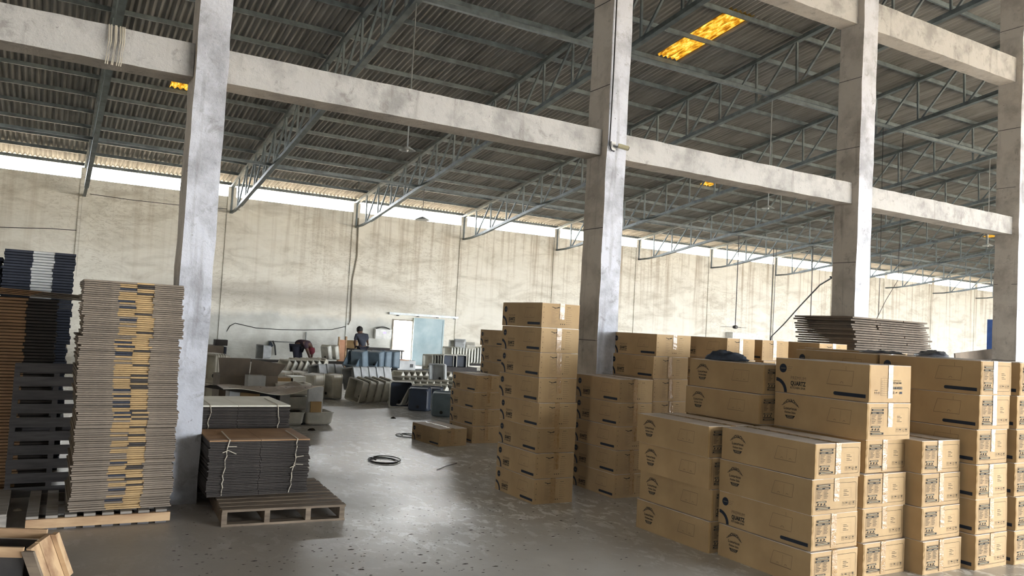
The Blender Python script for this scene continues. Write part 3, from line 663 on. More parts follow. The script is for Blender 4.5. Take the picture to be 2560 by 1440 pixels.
# front block of cartons
gF = 'cartons in the big front block'
stack(['B', 'B', 'B', 'B'], [(4.93, 5.01), (4.95, 5.01), (4.91, 5.01), (4.88, 5.01)], 0, '%s carton of the leftmost stack of the front block', gF)
stack(['B', 'BQ', 'B', 'B'], [(4.985, 4.02), (5.008, 4.04), (4.99, 4.035), (5.00, 4.025)], 0, '%s carton of the four-high corner stack nearest the camera', gF)
stack(['B', 'B', 'B', 'B', 'BL', 'BT'], [(5.64, 4.06), (5.645, 4.08), (5.65, 4.08), (5.70, 4.11), (5.66, 4.08), (5.69, 4.09)], 0, '%s carton of the six-high stack topped by the plain-ended carton', gF, [0, .01, -.01, .01, -.015, .01])
stack(['B']*6, [(5.54, 5.04)]*4+[(5.50, 5.04), (5.54, 5.04)], 0, '%s carton of the stack that carries the dark cloth', gF, [0]*6)
stack(['B', 'B', 'B', 'B'], [(6.21, 3.93), (6.21, 3.95), (6.22, 3.96), (6.22, 3.97)], 0, '%s carton of the low stack right of the six-high stack', gF, [0]*4)
stack(['CP']*6, [(6.80, 3.85), (6.81, 3.86), (6.79, 3.85), (6.80, 3.86), (6.815, 3.855), (6.80, 3.84)], 0, '%s carton of the tall stack next to the right-edge one', gF)
stack(['CP']*6, [(7.33, 3.82), (7.345, 3.82), (7.33, 3.83), (7.33, 3.82), (7.345, 3.83), (7.34, 3.81)], 0, '%s carton of the tall stack at the right edge', gF)
stack(['CP']*6, [(6.85, 4.86)]*6, 0, '%s carton behind the stack next to the right-edge one', gF)
stack(['CP']*6, [(7.9, 4.2)]*6, 0, '%s carton of the stack beyond the right-edge stack', gF)
stack(['CP']*6, [(7.45, 5.25)]*6, 0.02, '%s carton of the slightly taller stack behind the right-edge stack', gF)

# ------------------------------------------------------------------ flattened cartons
def slab(segs, d, t, tap=.02, name='flattened_carton', topmat=None):
    # segs: (x0, x1, front material, y offset). The rim is thinner than the core so that each sheet shows its own edge
    b = MB(); a = .16*t
    for x0, x1, mat, yo in segs:
        tm = topmat or mat
        b.hexa([(x0, yo, a), (x1, yo, a), (x1, yo+tap, 0), (x0, yo+tap, 0), (x0, yo, t-a), (x1, yo, t-a), (x1, yo+tap, t), (x0, yo+tap, t)], mat)
        b.hexa([(x0, yo+tap, 0), (x1, yo+tap, 0), (x1, d, a), (x0, d, a), (x0, yo+tap, t), (x1, yo+tap, t), (x1, d, t-a), (x0, d, t-a)], tm)
    return b.mesh(name)
def pile(n, x, y, z, t, variants, label, group, jx=.008, jy=.008, wave=.02, name='flattened_carton', yaw=0., lean=(0, 0), seed=1, jyaw=.012):
    rnd = random.Random(seed); ox = oy = 0.
    for i in range(n):
        if rnd.random() < .1: ox = rnd.uniform(-wave, wave); oy = rnd.uniform(-wave, wave)
        o = link(name, variants[rnd.randrange(len(variants))], None, (x+ox+rnd.uniform(-jx, jx)+lean[0]*i/n, y+oy+rnd.uniform(-jy, jy)+lean[1]*i/n, z+t*i), (0, 0, yaw+rnd.uniform(-jyaw, jyaw)))
        tag(o, label, 'cardboard', group)
vv = []
for q in range(8):
    rnd = random.Random(q); w0, w1, w2, w3 = 0, .265, .53, .765; mid = (w1+w2)/2
    mL = rnd.choice(['flat_ochre', 'flat_ochre', 'flat_ochre', 'flat_navy', 'flat_grey']); mR = rnd.choice(['flat_ochre', 'flat_ochre', 'flat_ochre', 'flat_ochre', 'flat_dark'])
    vv.append(slab([(0, w1, 'flat_grey', rnd.uniform(-.006, .006)), (w1, mid, mL, rnd.uniform(0, .01)), (mid, w2, mR, rnd.uniform(0, .01)), (w2, w3, 'flat_grey', rnd.uniform(-.006, .006))], .95, .0172))
LP = 'flattened cartons in the tall pile beside the first pillar'
pile(110, .27, 7.40, .115, .0172, vv, 'flattened grey-edged carton in the tall pile beside the first pillar', LP, seed=3, wave=.014, lean=(-.03, .0))
# brown pile at the far left
vv = []
for q in range(4):
    rnd = random.Random(q+20); vv.append(slab([(-1.1, -.14, 'flat_brown', rnd.uniform(-.004, .01)), (-.14, .12, 'flat_dark', rnd.uniform(0, .006))], .75, .03, .03))
pile(60, -.02, 8.95, .0, .0305, vv, 'brown flattened carton in the pile at the left edge of the photo', 'brown flattened cartons at far left', seed=5, jx=.012, wave=.02)
vv = [slab([(-.75, -.05, 'flat_brown', 0), (-.05, .42, 'flat_grey', .01)], .7, .012, .03)]
for k in range(4):
    o = link('flattened_carton', vv[0], None, (-.1+.03*k, 8.9+.02*k, 1.845+.014*k), (0, R(2.2), R(-3+2*k)))
    tag(o, '%s loose sheet lying slanted on top of the left brown pile' % ORD[k], 'cardboard', 'loose sheets on the brown pile')
vv = []
for q in range(4):
    rnd = random.Random(q+40); vv.append(slab([(-.46, -.20, 'flat_navy', 0), (-.20, -.0, 'flat_white', rnd.uniform(-.003, .003)), (-.0, .2, 'flat_navy', rnd.uniform(-.01, .004))], .7, .0295, .02))
vd = [slab([(-.46, .2, 'flat_navy', .0)], .7, .0295, .02)]
pile(60, .02, 9.95, .0, .03, vd, 'dark blue flattened carton in the lower back pile at far left', 'dark blue flattened cartons', seed=8, jx=.012, wave=.015)
pile(18, .02, 9.95, 1.80, .03, vv, 'dark flattened carton with a white band on top of the back pile', 'white banded flattened cartons', seed=9, jx=.006, wave=.01)
vd2 = [slab([(-.7, .0, 'flat_navy', .0)], .7, .0445, .02)]
pile(50, -.46, 10.05, .0, .045, vd2, 'dark blue flattened carton at the very left edge of the photo', 'dark blue flattened cartons at the edge', seed=10, jx=.006, wave=.01)
# dark pile beyond the front block
vv = []
for q in range(4):
    rnd = random.Random(q+60)
    vv.append(slab([(0, .55, 'flat_umber', rnd.uniform(-.01, .02)), (.55, 1.15, 'flat_umber', rnd.uniform(-.01, .02)), (1.15, 1.72, 'flat_umber', rnd.uniform(-.01, .02))], .95, .032, .10))
vo = slab([(0, .8, 'flat_umber', .0), (.8, 1.72, 'flat_umber', .01)], .95, .032, .1)
b = MB(); pile(68, 9.36, 7.0, .0, .0325, vv, 'dark dusty flattened carton in the pile before the third pillar', 'dark flattened cartons before the third pillar', seed=12, jx=.045, jy=.03, wave=.06, yaw=R(1), jyaw=.02)
# string-tied bundles: one thing with sheets, cords and a top sheet
def bundle(n, w, d, t, loc, yaw, front, topm, label, cords, seed, thing='carton_bundle'):
    rnd = random.Random(seed); e = link(thing, None, loc=loc, rot=(0, 0, yaw)); tag(e, label, 'bundle', 'string-tied bundles of flat cartons')
    vs2 = [slab([(0, w/2-.002, front, rnd.uniform(-.004, .004)), (w/2+.002, w, front, rnd.uniform(-.004, .004))], d, t, .015, 'cardboard_sheet') for q in range(3)]
    vt = slab([(0, w/2-.002, topm, 0), (w/2+.002, w, topm, 0)], d, t, .01, 'cardboard_sheet')
    for i in range(n):
        me = vt if i == n-1 else vs2[rnd.randrange(3)]
        link('cardboard_sheet', me, e, (rnd.uniform(-.009, .009), rnd.uniform(-.006, .006), t*i), (0, 0, rnd.uniform(-.008, .008)))
    for cxx in cords:
        b = MB(); z = n*t; pts = [(cxx+.015, d*.7, z+.004), (cxx, .1, z+.006), (cxx, -.012, z+.002)]; x = cxx
        while z > .03: z -= .035; x += rnd.uniform(-.016, .012); pts.append((x, -.016, max(z, .01)))
        b.tube(pts, .005, 'string', 5)
        for q in range(3):
            zq = rnd.uniform(.2, .95)*n*t; b.tube([(cxx-.01, -.016, zq), (cxx+rnd.choice((-1, 1))*.06, -.03, zq-.03+rnd.uniform(-.02, .05))], .004, 'string', 4)
        obj('cord', b, e)
    return e
bundle(34, .90, .76, .0148, (1.335, 7.54, .145), R(-1), 'flat_dark', 'flat_brown', 'string-tied bundle of flat cartons with a brown top on the low pallet', (.17, .78), 31)
bundle(52, 1.06, .95, .0165, (1.22, 8.47, .0), R(0), 'flat_dark', 'flat_pale_glare', 'string-tied bundle of flat cartons with a top paled by glare, behind the brown-topped one', (.26, .93), 32)
# ------------------------------------------------------------------ pallets
def pallet(w, d, h, nb, loc, rot, mat, label, sm=None, bw=None):
    e = link('wooden_pallet', None, loc=loc, rot=rot); tag(e, label, 'pallet', 'wooden pallets'); bw = bw or d/nb*.72; th = .02
    for k in range(nb):
        y = (d-bw)*k/(nb-1); b = MB(); r_ = random.Random(k+nb)
        b.box(J(.006), w+J(.006), y, y+bw, h-th, h, mat); obj('deck_board', b, e)
    for x in (0, w/3, 2*w/3, w-.05):
        b = MB(); b.box(x, x+.045, .004, d-.004, th, h-th-.001, sm or mat); obj('stringer', b, e)
    for y in (0, d/2-bw/2, d-bw):
        b = MB(); b.box(0, w, y, y+bw, 0, th-.001, sm or mat); obj('bottom_board', b, e)
    return e
pallet(1.05, 1.24, .14, 9, (1.384, 7.04, 0), (0, 0, R(-3.6)), 'pallet_wood', 'wooden pallet under the two string-tied bundles beside the first pillar')
# pallet under the tall pile: boards run front to back
e = link('wooden_pallet', None, loc=(-.03, 7.36, 0), rot=(0, 0, R(-1))); tag(e, 'wooden pallet with a pale front beam under the tall pile of flat cartons', 'pallet', 'wooden pallets')
for k in range(8):
    b = MB(); x = .0+.134*k; b.box(x, x+.085, .0, 1.0, .09, .11, 'pallet_wood_grey'); obj('deck_board', b, e)
for y in (-.02, .45, .95):
    b = MB(); b.box(0, 1.05, y, y+.045, .018, .089, 'fresh_wood' if y < 0 else 'pallet_wood_grey'); o = obj('stringer', b, e)
for k in range(8):
    b = MB(); x = .0+.134*k; b.box(x, x+.085, .0, 1.0, .0, .017, 'pallet_wood_dark'); obj('bottom_board', b, e)
e = link('wooden_pallet', None, loc=(-1.2, 7.45, 0)); tag(e, 'grey wooden pallet cut by the left edge of the photo', 'pallet', 'wooden pallets')
for k in range(8):
    b = MB(); x = .0+.134*k; b.box(x, x+.1, .0, 1.0, .10, .12, 'pallet_wood_grey'); obj('deck_board', b, e)
for y in (0, .47, .95):
    b = MB(); b.box(0, 1.04, y, y+.045, .0, .099, 'pallet_wood_grey'); obj('stringer', b, e)
pallet(.95, 1.2, .12, 10, (-.22, 8.52, .03), (R(82), 0, 0), 'pallet_wood_dark', 'dark wooden pallet leaning upright against the left piles')
# ------------------------------------------------------------------ crate at lower left
e = link('wooden_crate', None); tag(e, 'open wooden crate with pale end boards at the lower left corner', 'crate')
P0 = onz(130, 1333, .42); P1 = onz(76, 1372, .42)
bx = (P1-P0); bx.z = 0; wd = bx.length; by = bx.normalized(); ax0 = Vector((-by.y, by.x, 0));
if ax0.x > 0: ax0 = -ax0
ti = R(3); ax = ax0*math.cos(ti)+Vector((0, 0, math.sin(ti)*.55)); ax.normalize(); dn = by.cross(ax)
if dn.z > 0: dn = -dn
e.matrix_world = Matrix((ax, by, -dn)).transposed().to_4x4(); e.matrix_world.translation = P0
Mx = Matrix((ax, by, -dn)).transposed().to_4x4(); Mx.translation = P0; e.matrix_world = Mx
hh = .46; ln = 1.0; so = -.20
def splay(y0, y1, x0, x1, zt, zb, mat, name):
    b = MB(); q = so*(-zt)/hh; r = so*(-zb)/hh
    b.hexa([(x0+r, y0, zb), (x1+r, y0, zb), (x1+r, y1, zb), (x0+r, y1, zb), (x0+q, y0, zt), (x1+q, y0, zt), (x1+q, y1, zt), (x0+q, y1, zt)], mat); obj(name, b, e)
splay(.012, wd*.60, 0, .025, 0, -hh, 'fresh_wood', 'end_board'); splay(wd*.61, wd-.012, .003, .028, -.004, -hh, 'fresh_wood', 'end_board')
splay(-.03, .035, -.03, -.003, 0, -.24, 'fresh_wood', 'corner_post'); splay(wd+.002, wd+.03, -.02, .04, -.01, -.36, 'pallet_wood', 'corner_post')
splay(-.03, .02, .03, .06, -.30, -hh-.05, 'dark_board', 'brace')
b = MB(); b.box(0.03, ln, -.02, .0, -.035, .02, 'fresh_wood'); obj('rim_board', b, e)
b = MB(); b.box(0.03, ln, wd, wd+.02, -.045, .01, 'fresh_wood'); obj('rim_board', b, e)
b = MB(); b.box(0.03, ln, wd-.02, wd-.002, -hh, -.05, 'dark_board'); obj('side_board', b, e)
b = MB(); b.box(0.03, ln, .002, .018, -hh, -.04, 'dark_board'); obj('side_board', b, e)
b = MB(); b.box(0.03, ln, .02, wd-.022, -hh+.02, -hh+.04, 'dark_board'); obj('base_board', b, e)
b = MB(); b.box(0.03, ln, wd, wd+.02, -hh+.02, -hh+.07, 'fresh_wood'); obj('rim_board', b, e)
# ------------------------------------------------------------------ kitchen sinks
def rr(w_, h_, r, z, n=4):
    pts = []
    for cx_, cy_, a0 in ((w_/2-r, h_/2-r, 0), (-w_/2+r, h_/2-r, PI/2), (-w_/2+r, -h_/2+r, PI), (w_/2-r, -h_/2+r, 1.5*PI)):
        for k in range(n+1): a = a0+PI/2*k/n; pts.append((cx_+r*math.cos(a), cy_+r*math.sin(a), z))
    return pts
def sink_mesh(w_, h_, d, mat, rim=.03, two=False):
    rimm = 'sink_mid' if mat == 'sink_navy' else mat
    b = MB()
    def shell(w_, ox):
        n0 = len(b.f)
        P = lambda ww, hh, r, z: [(x+ox, y, zz_) for x, y, zz_ in rr(ww, hh, r, z)]
        b.loops([P(w_-.10, h_-.10, .05, -d), P(w_-.05, h_-.05, .05, -d+.03), P(w_-.02, h_-.02, .04, -.02), P(w_, h_, .04, -.018), P(w_, h_, .04, 0), P(w_-2*rim, h_-2*rim, .04, 0), P(w_-2*rim-.01, h_-2*rim-.01, .04, -.03), P(w_-2*rim-.05, h_-2*rim-.05, .05, -d+.025)], mat)
        kk = b.mi(rimm); nn = 20
        for q_ in range(n0+3*nn, n0+5*nn): b.m[q_] = kk
    if two: shell(w_/2-.001, -w_/4); shell(w_/2-.001, w_/4)
    else: shell(w_, 0)
    return b.mesh('kitchen_sink')
b = MB(); n = 12
b.loops([[(.032*math.cos(2*PI*k/n), .032*math.sin(2*PI*k/n), z) for k in range(n)] for z in (0, .034)], 'drain_dark'); DR = b.mesh('drain')
SK = {}
def sink(mat, size, pos, nrm, label, group, spin=0., two=False, cat='sink'):
    key = (mat, size, two)
    if key not in SK: SK[key] = sink_mesh(size[0], size[1], size[2], mat, two=two)
    o = link('kitchen_sink', SK[key]); z = Vector(nrm).normalized(); ref = Vector((0, 0, 1)) if abs(z.z) < .95 else Vector((0, 1, 0))
    x = ref.cross(z).normalized(); y = z.cross(x)
    Mm = Matrix((x, y, z)).transposed().to_4x4() @ Matrix.Rotation(spin, 4, 'Z'); Mm.translation = Vector(pos); o.matrix_world = Mm
    tag(o, label, cat, group)
    dr = link('drain', DR, o, (.0, -size[1]*.28, -size[2]-.006))
    return o
def n_(a, el=0.): return (math.cos(R(a))*math.cos(R(el)), math.sin(R(a))*math.cos(R(el)), math.sin(R(el)))
def row(n, x, y, z, dx, dy, mat, size, ang, el, lab, group, dz=0, spin=0):
    for i in range(n):
        sink(mat, size, (x+dx*i, y+dy*i, z+dz*i), n_(ang, el), lab % ORD[i], group, R(spin))
g = 'single sinks leaning in rows'
s1 = (.46, .50, .24)
row(5, 5.86, 16.75, .265, .20, .07, 'sink_mid', s1, 205, 4, '%s sink from the left in the lower front row on the aisle floor', 'sinks of the lower front row', spin=-10)
row(2, 5.26, 17.45, .285, .42, .05, 'sink_beige', (.50, .56, .24), 20, 0, '%s upside-turned sink from the left beside the lower front row', 'sinks left of the lower front row')
row(2, 4.75, 18.1, .285, .33, .05, 'sink_beige', (.50, .56, .24), 20, 0, '%s pale sink from the left under the upper row', 'pale sinks under the upper row')
row(3, 5.34, 18.0, .47, .21, .06, 'sink_grey', s1, 198, -6, '%s sink from the left in the left part of the upper row', 'sinks of the upper row, left part', spin=10)
row(5, 5.98, 17.5, .46, .205, .06, 'sink_grey', s1, 198, -6, '%s sink from the left in the right part of the upper row', 'sinks of the upper row, right part', spin=10)
p = onz(1005, 1022); sink('sink_navy', (.50, .56, .2), (p.x+.02, p.y+.15, .285), n_(258, 3), 'dark blue sink with a pale rim facing the aisle', None)
for i, (u, v) in enumerate(((1047, 1030), (1078, 1028))):
    p = onz(u, v); sink('sink_navy', (.46, .5, .22), (p.x+.1, p.y+.2, .255), n_(55, 4), '%s dark sink showing its drain, beside the dark rimmed sink' % ORD[i], 'dark sinks showing their drains')
p = onz(1113, 1045); sink('sink_blue_grey', (.46, .5, .22), (p.x+.06, p.y+.2, .255), n_(50, 4), 'pale blue-grey sink half hidden by the crushed cartons', None)
p = ony(1092, 935, 17.5); sink('sink_grey', (.42, .5, .2), (p.x, p.y, p.z-.0), n_(222, -8), 'single light sink standing up on the nested rows', None)
# nested rows lying behind the front sinks
for r_, (zc, Y, nn, x0, x1) in enumerate(((.26, 15.95, 8, 1000, 1118), (.27, 16.9, 8, 992, 1122), (.28, 18.0, 9, 985, 1122), (.30, 19.7, 9, 985, 1115))):
    for i in range(nn):
        a = ony(x0+(x1-x0)*i/(nn-1), 940, Y); mt = ('sink_white', 'sink_beige', 'sink_mid')[(i*2+r_) % 3]
        sink(mt, (.44, .50, .15), (a.x, Y+.03*i, zc), n_(198, 32), '%s sink from the left in the %s nested row behind the dark sinks' % (ORD[i], ('front', 'second', 'third', 'rear')[r_]), 'nested sinks behind the dark sinks')
for i in range(7):
    a = ony(700+15*i, 932, 19.5); sink('sink_white' if i % 2 else 'sink_beige', (.44, .5, .16), (a.x, a.y, a.z+.10), n_(200, 25), '%s pale sink from the left in the far left nested row' % ORD[i], 'pale nested sinks, far left')
    sink('sink_navy', (.44, .5, .16), (a.x+.02, a.y-.3, max(.24, a.z-.22)), n_(200, 10), '%s navy sink from the left beneath the far left pale row' % ORD[i], 'navy nested sinks, far left')
for i in range(6):
    a = ony(725+14*i, 915, 22); sink('sink_beige', (.44, .5, .16), (a.x, a.y, a.z), n_(200, 25), '%s tan sink from the left in the row before the bent worker' % ORD[i], 'tan sinks before the bent worker')
    sink('sink_mid', (.44, .5, .16), (a.x, a.y-.45, max(.25, a.z-.3)), n_(200, 10), 'sink beneath the tan row before the bent worker', 'sinks beneath the tan row')
# low plinths that carry the raised rows
def plinth(x0, x1, y0, y1, z1, lab):
    e = link('work_table', None, loc=(x0, y0, 0)); tag(e, lab, 'table')
    b = MB(); b.box(0, x1-x0, 0, y1-y0, z1-.05, z1, 'dark_board'); obj('table_top', b, e)
    for x in (.05, x1-x0-.1):
        for y in (.05, y1-y0-.1):
            b = MB(); b.box(x, x+.05, y, y+.05, 0, z1-.051, 'dark_metal'); obj('leg', b, e)
a0 = ony(866, 912, 22.5); a1 = ony(1005, 916, 22.5)
plinth(a0.x-1.2, a1.x+1.2, 22.2, 23.0, .36, 'long low dark bench under the blue-grey sinks')
for i, (u, an, el) in enumerate(((884, 215, 35), (906, 35, 10), (932, 215, 35), (950, 30, 8), (968, 25, 0), (988, 25, 0))):
    a = ony(u, 896, 22.5); sink('sink_blue_grey', (.5, .52, .22), (a.x, 22.6, .36+.30), n_(an, el), '%s blue-grey sink from the left on the bench before the doorway' % ORD[i], 'blue-grey sinks on the bench')
b = MB(); a = ony(1008, 908, 22.6); b.box(a.x-.25, a.x+.32, 22.4, 22.9, .361, .361+.28, 'flat_white'); b.box(a.x+.14, a.x+.24, 22.39, 22.4, .44, .54, 'drain_dark'); b.box(a.x-.25, a.x+.1, 22.4, 22.9, .642, .66, 'plank_orange'); tag(obj('white_carton', b), 'small white carton on the bench in front of the doorway', 'box')
a0 = ony(1068, 912, 24); 
for i in range(14):
    a = ony(1068+7.0*i, 905, 24); sink('sink_white', (.46, .5, .1), (a.x, 24, a.z+.0), n_(200, 0), '%s white sink from the left in the upright row right of the doorway' % ORD[i], 'upright white sinks right of the doorway')
plinth(a0.x-.3, a0.x+3.2, 23.7, 24.4, max(.15, ony(1068, 905, 24).z-.27), 'low bench under the upright white sinks right of the doorway')
for i, u in enumerate((1125, 1150)):
    a = ony(u, 906, 23.2); sink('sink_navy', (.46, .5, .16), (a.x, 23.2, a.z), n_(255, 0), '%s dark-bowled sink in front of the upright white sinks' % ORD[i], 'dark-bowled sinks right of the doorway')
b = MB(); a = ony(1137, 917, 23.2); b.box(a.x-.7, a.x+.7, 23.0, 23.5, 0, a.z, 'dark_board'); tag(obj('plank_stack', b), 'dark base block under the dark-bowled sinks', 'block')
for i in range(13):
    a = ony(1117+7.2*i, 884, 27); sink('sink_white', (.5, .62, .12), (a.x, 27, a.z-.05), n_(200, 0), '%s white sink from the left in the rear upright row' % ORD[i], 'rear upright white sinks')
a = ony(1117, 893, 27); plinth(a.x-.3, a.x+3.4, 26.6, 27.4, a.z-.22, 'bench under the rear upright white sinks')
for i, (u, v, mt, an) in enumerate(((1135, 866, 'sink_white', 230), (1150, 861, 'sink_grey', 60), (1170, 868, 'sink_mid', 90))):
    a = ony(u, v, 27); sink(mt, (.44, .5, .2), (a.x, 27, a.z), n_(an, 35 if i else 5), ('white upturned sink', 'grey sink tipped open', 'small olive grey sink')[i]+' on top of the rear white row', 'sinks on top of the rear row')
# bench area of the bent worker
a0 = ony(640, 905, 26); a1 = ony(860, 900, 26)
plinth(a0.x-.4, a1.x+.2, 25.8, 26.5, .34, 'long pale-edged bench between the two workers')
a = ony(650, 888, 26); sink('sink_grey', (.5, .46, .3), (a.x, 26.1, .6), n_(195, 0), 'grey box-shaped sink on the bench left of the hanging rag', None)
for i, u in enumerate((820, 838)):
    a = ony(u, 884, 26); sink('sink_white', (.42, .5, .12), (a.x, 26.1, .66), n_(30, 14), '%s white tilted sink on the bench between the workers' % ORD[i], 'white tilted sinks between the workers')
b = MB(); a = ony(846, 905, 26.6); c_ = ony(864, 850, 26.6); b.box(a.x, c_.x, 26.6, 26.66, 0, c_.z, 'plank_orange'); b.box(a.x-.04, a.x, 26.58, 26.68, 0, c_.z+.1, 'fresh_wood'); b.box(c_.x, c_.x+.05, 26.58, 26.68, 0, c_.z+.12, 'fresh_wood'); tag(obj('upright_board', b), 'upright salmon-coloured board left of the standing worker', 'board')
a = ony(868, 873, 28); plinth(a.x, a.x+2.1, 27.7, 28.3, .74, 'work table in front of the standing worker')
b = MB(); a = ony(882, 862, 28); b.box(a.x-.3, a.x+.15, 27.9, 28.2, .741, 1.02, 'carton_edge'); tag(obj('small_carton', b), 'small tan carton on the table beside the standing worker', 'box')
b = MB(); b.box(a.x+.4, a.x+1.35, 27.75, 28.1, .742, .80, 'dark_board'); tag(obj('dark_plank', b), 'dark plank on the table right of the standing worker', 'plank')
# left middle: covered table, boxes, double sink
p = onz(738, 1066); 
sink('sink_mid', (.98, .5, .21), (p.x+.17, p.y+.3, .222), (0, 0, 1), 'large pale double sink lying on the floor beside the bundles', None, two=True)
sink('sink_mid', (.6, .46, .22), (p.x-.02, p.y+.42, .455), (0, 0, 1), 'pale sink resting on the large double sink', None)
sink('sink_beige', (.6, .44, .2), (p.x+.0, p.y+.45, .672), (0, 0, 1), 'pale upper sink of the small heap beside the bundles', None)
b = MB(); b.box(p.x+.2, p.x+.45, p.y+.06, p.y+.14, .224, .64, 'flat_white'); b.box(p.x+.24, p.x+.42, p.y+.02, p.y+.059, .224, .40, 'carton_edge'); tag(obj('foam_block', b), 'upright white foam block standing in the double sink', 'foam')
b = MB(); b.box(p.x-.28, p.x-.1, p.y+.06, p.y+.14, .224, .40, 'flat_white'); tag(obj('foam_block', b), 'low white foam block left of the upright one', 'foam')
T = lambda u, v, Y: ony(u, v, Y)
b = MB(); a = T(545, 962, 12.0); c_ = T(790, 972, 12.0); n = 16; zz = .93; vtop = []
for j in range(5):
    for i in range(n+1):
        x = a.x+(c_.x-a.x)*i/n+(.0 if j else 0)-.05*j; y = 11.6+.22*j
        sg = a.z-.02-.05*math.sin(PI*i/n*1.2)+.035*math.sin(j*1.3+i*.5)
        vtop.append((x, y, sg))
m1 = len(vtop); fs = []
for j in range(4):
    for i in range(n): q = j*(n+1)+i; fs.append((q, q+1, q+n+2, q+n+1))
b.add(vtop, fs, 'carton_dusty_lit_top'); b.add([(x, y, z-.008) for x, y, z in vtop], [f_[::-1] for f_ in fs], 'flat_dark')
b.add(sum([[vtop[i], (vtop[i][0], vtop[i][1], vtop[i][2]-.008)] for i in range(n+1)], []), [(2*i, 2*i+1, 2*i+3, 2*i+2) for i in range(n)], 'flat_pale_glare')
tag(obj('cardboard_cover', b), 'sagging cardboard sheet laid over white blocks left of the sinks', 'cardboard'); zt = a.z-.09
for i, (u0, u1, mt) in enumerate(((573, 600, 'flat_white'), (600, 650, 'carton_edge'), (650, 690, 'flat_navy'), (700, 725, 'flat_white'))):
    q0 = T(u0, 1000, 12.1); q1 = T(u1, 1000, 12.1); b = MB(); b.box(q0.x, q1.x-.005, 12.1, 12.4+.1*i, 0, zt-.02*(i in (1, 2)), mt)
    tag(obj('support_block', b), ('white upright block at the left under the cardboard cover', 'tan box under the cardboard cover', 'navy box under the cardboard cover', 'white upright block at the right under the cardboard cover')[i], 'block')
q0 = T(549, 955, 13.4); q1 = T(694, 955, 13.4); qt = T(549, 893, 13.4).z; qb = T(600, 905, 13.4).z
e = link('open_carton', None); tag(e, 'large open grey carton with raised flaps behind the cardboard cover', 'box')
b = MB(); b.box(q0.x, q1.x, 13.4, 14.0, 0, qb-.22, 'flat_grey'); obj('body', b, e)
xm = (q0.x+q1.x)/2
b = MB(); b.hexa([(q0.x, 13.41, qb-.219), (xm-.01, 13.41, qb-.219), (xm-.01, 13.43, qb-.219), (q0.x, 13.43, qb-.219), (q0.x-.06, 13.3, qt), (xm-.02, 13.3, qt), (xm-.02, 13.31, qt), (q0.x-.06, 13.31, qt)], 'flat_grey'); obj('flap', b, e)
b = MB(); b.hexa([(xm+.01, 13.41, qb-.219), (q1.x, 13.41, qb-.219), (q1.x, 13.43, qb-.219), (xm+.01, 13.43, qb-.219), (xm, 13.3, qt-.01), (q1.x+.1, 13.3, qt-.09), (q1.x+.1, 13.31, qt-.09), (xm, 13.31, qt-.01)], 'flat_grey'); obj('flap', b, e)
b = MB(); a = T(620, 955, 13.0); c_ = T(665, 940, 13.0); b.box(a.x, c_.x, 13.0, 13.25, 0, c_.z, 'flat_white'); tag(obj('white_foam_box', b), 'white foam box in front of the open grey carton', 'box')
for i in range(5):
    a = T(519+6.5*i, 912, 14.5); sink('sink_beige', (.5, .56, .14), (a.x, 14.5+.02*i, .29), n_(200, 0), '%s pale sink in the low row behind the first pillar' % ORD[i], 'pale sinks behind the first pillar, low')
    sink('sink_beige', (.5, .5, .14), (a.x, 14.5+.02*i, .83), n_(200, 0), '%s pale sink in the high row behind the first pillar' % ORD[i], 'pale sinks behind the first pillar, high')
b = MB(); a = T(515, 895, 15.5); c_ = T(560, 865, 15.5); b.box(a.x-.1, c_.x, 15.5, 16.1, a.z, c_.z, 'flat_grey'); b.box(c_.x+.01, c_.x+.05, 15.5, 16.1, a.z, c_.z-.02, 'flat_navy'); b.box(a.x-.1, c_.x+.05, 15.5, 16.1, 0, a.z-.001, 'flat_dark'); tag(obj('grey_carton', b), 'grey carton on a dark base just right of the first pillar', 'box')
b = MB(); a = T(540, 862, 16.2); b.box(a.x-.12, a.x+.1, 15.6, 15.8, c_.z+.001, c_.z+.11, 'flat_dark'); tag(obj('small_dark_box', b), 'small dark box on top of the grey carton by the first pillar', 'box')
for i, (u, v, mt) in enumerate(((715, 965, 'carton_edge'), (748, 962, 'sink_white'))):
    a = T(u, v, 15.0); b = MB(); b.box(a.x-.16, a.x+.12, 15, 15.4, 0, a.z+.15, mt); tag(obj('waste_box', b), ('olive brown box right of the open grey carton', 'white box right of the olive brown one')[i], 'box')
# ------------------------------------------------------------------ cloths and film lying on cartons
def rag(name, centre, sx, sy, sz, mat, label, seed, yaw=0.):
    rnd = random.Random(seed); b = MB(); n = 22; mm = 10; rings = []
    from mathutils import noise
    for j in range(mm+1):
        th = PI/2*j/mm; ring = []
        for i in range(n):
            a = 2*PI*i/n; r = math.cos(th)*(1+.35*noise.noise(Vector((math.cos(a)*1.6, math.sin(a)*1.6, seed)))); z = math.sin(th)*(1+.5*noise.noise(Vector((math.cos(a)*2.5*r, math.sin(a)*2.5*r, seed+3))))
            k = 1+.22*noise.noise(Vector((a*2.2, j*.7, seed)))
            ring.append((sx*r*k*math.cos(a), sy*r*k*math.sin(a), max(0, sz*z*k)+.001))
        rings.append(ring)
    b.loops(rings, mat); return tag(obj(name, b, None, centre, (0, 0, yaw), smooth=True), label, 'cloth')
zG = 6*(KIND['B'][8]+.0045)+.002
rag('dark_cloth', (5.70, 5.66, zG), .13, .24, .085, 'cloth_dark', 'crumpled dark blue cloth on the carton behind the front corner stack', 4, .3)
b = MB(); b.box(5.75, 5.95, 5.2, 5.45, zG, zG+.008, 'cloth_dark'); 
b = MB(); pts = [(5.54, 5.6, zG+.03), (5.515, 5.56, zG+.02), (5.508, 5.52, zG-.03), (5.51, 5.5, zG-.07)]
zC = 6*(KIND['CP'][8]+.0045)+.003
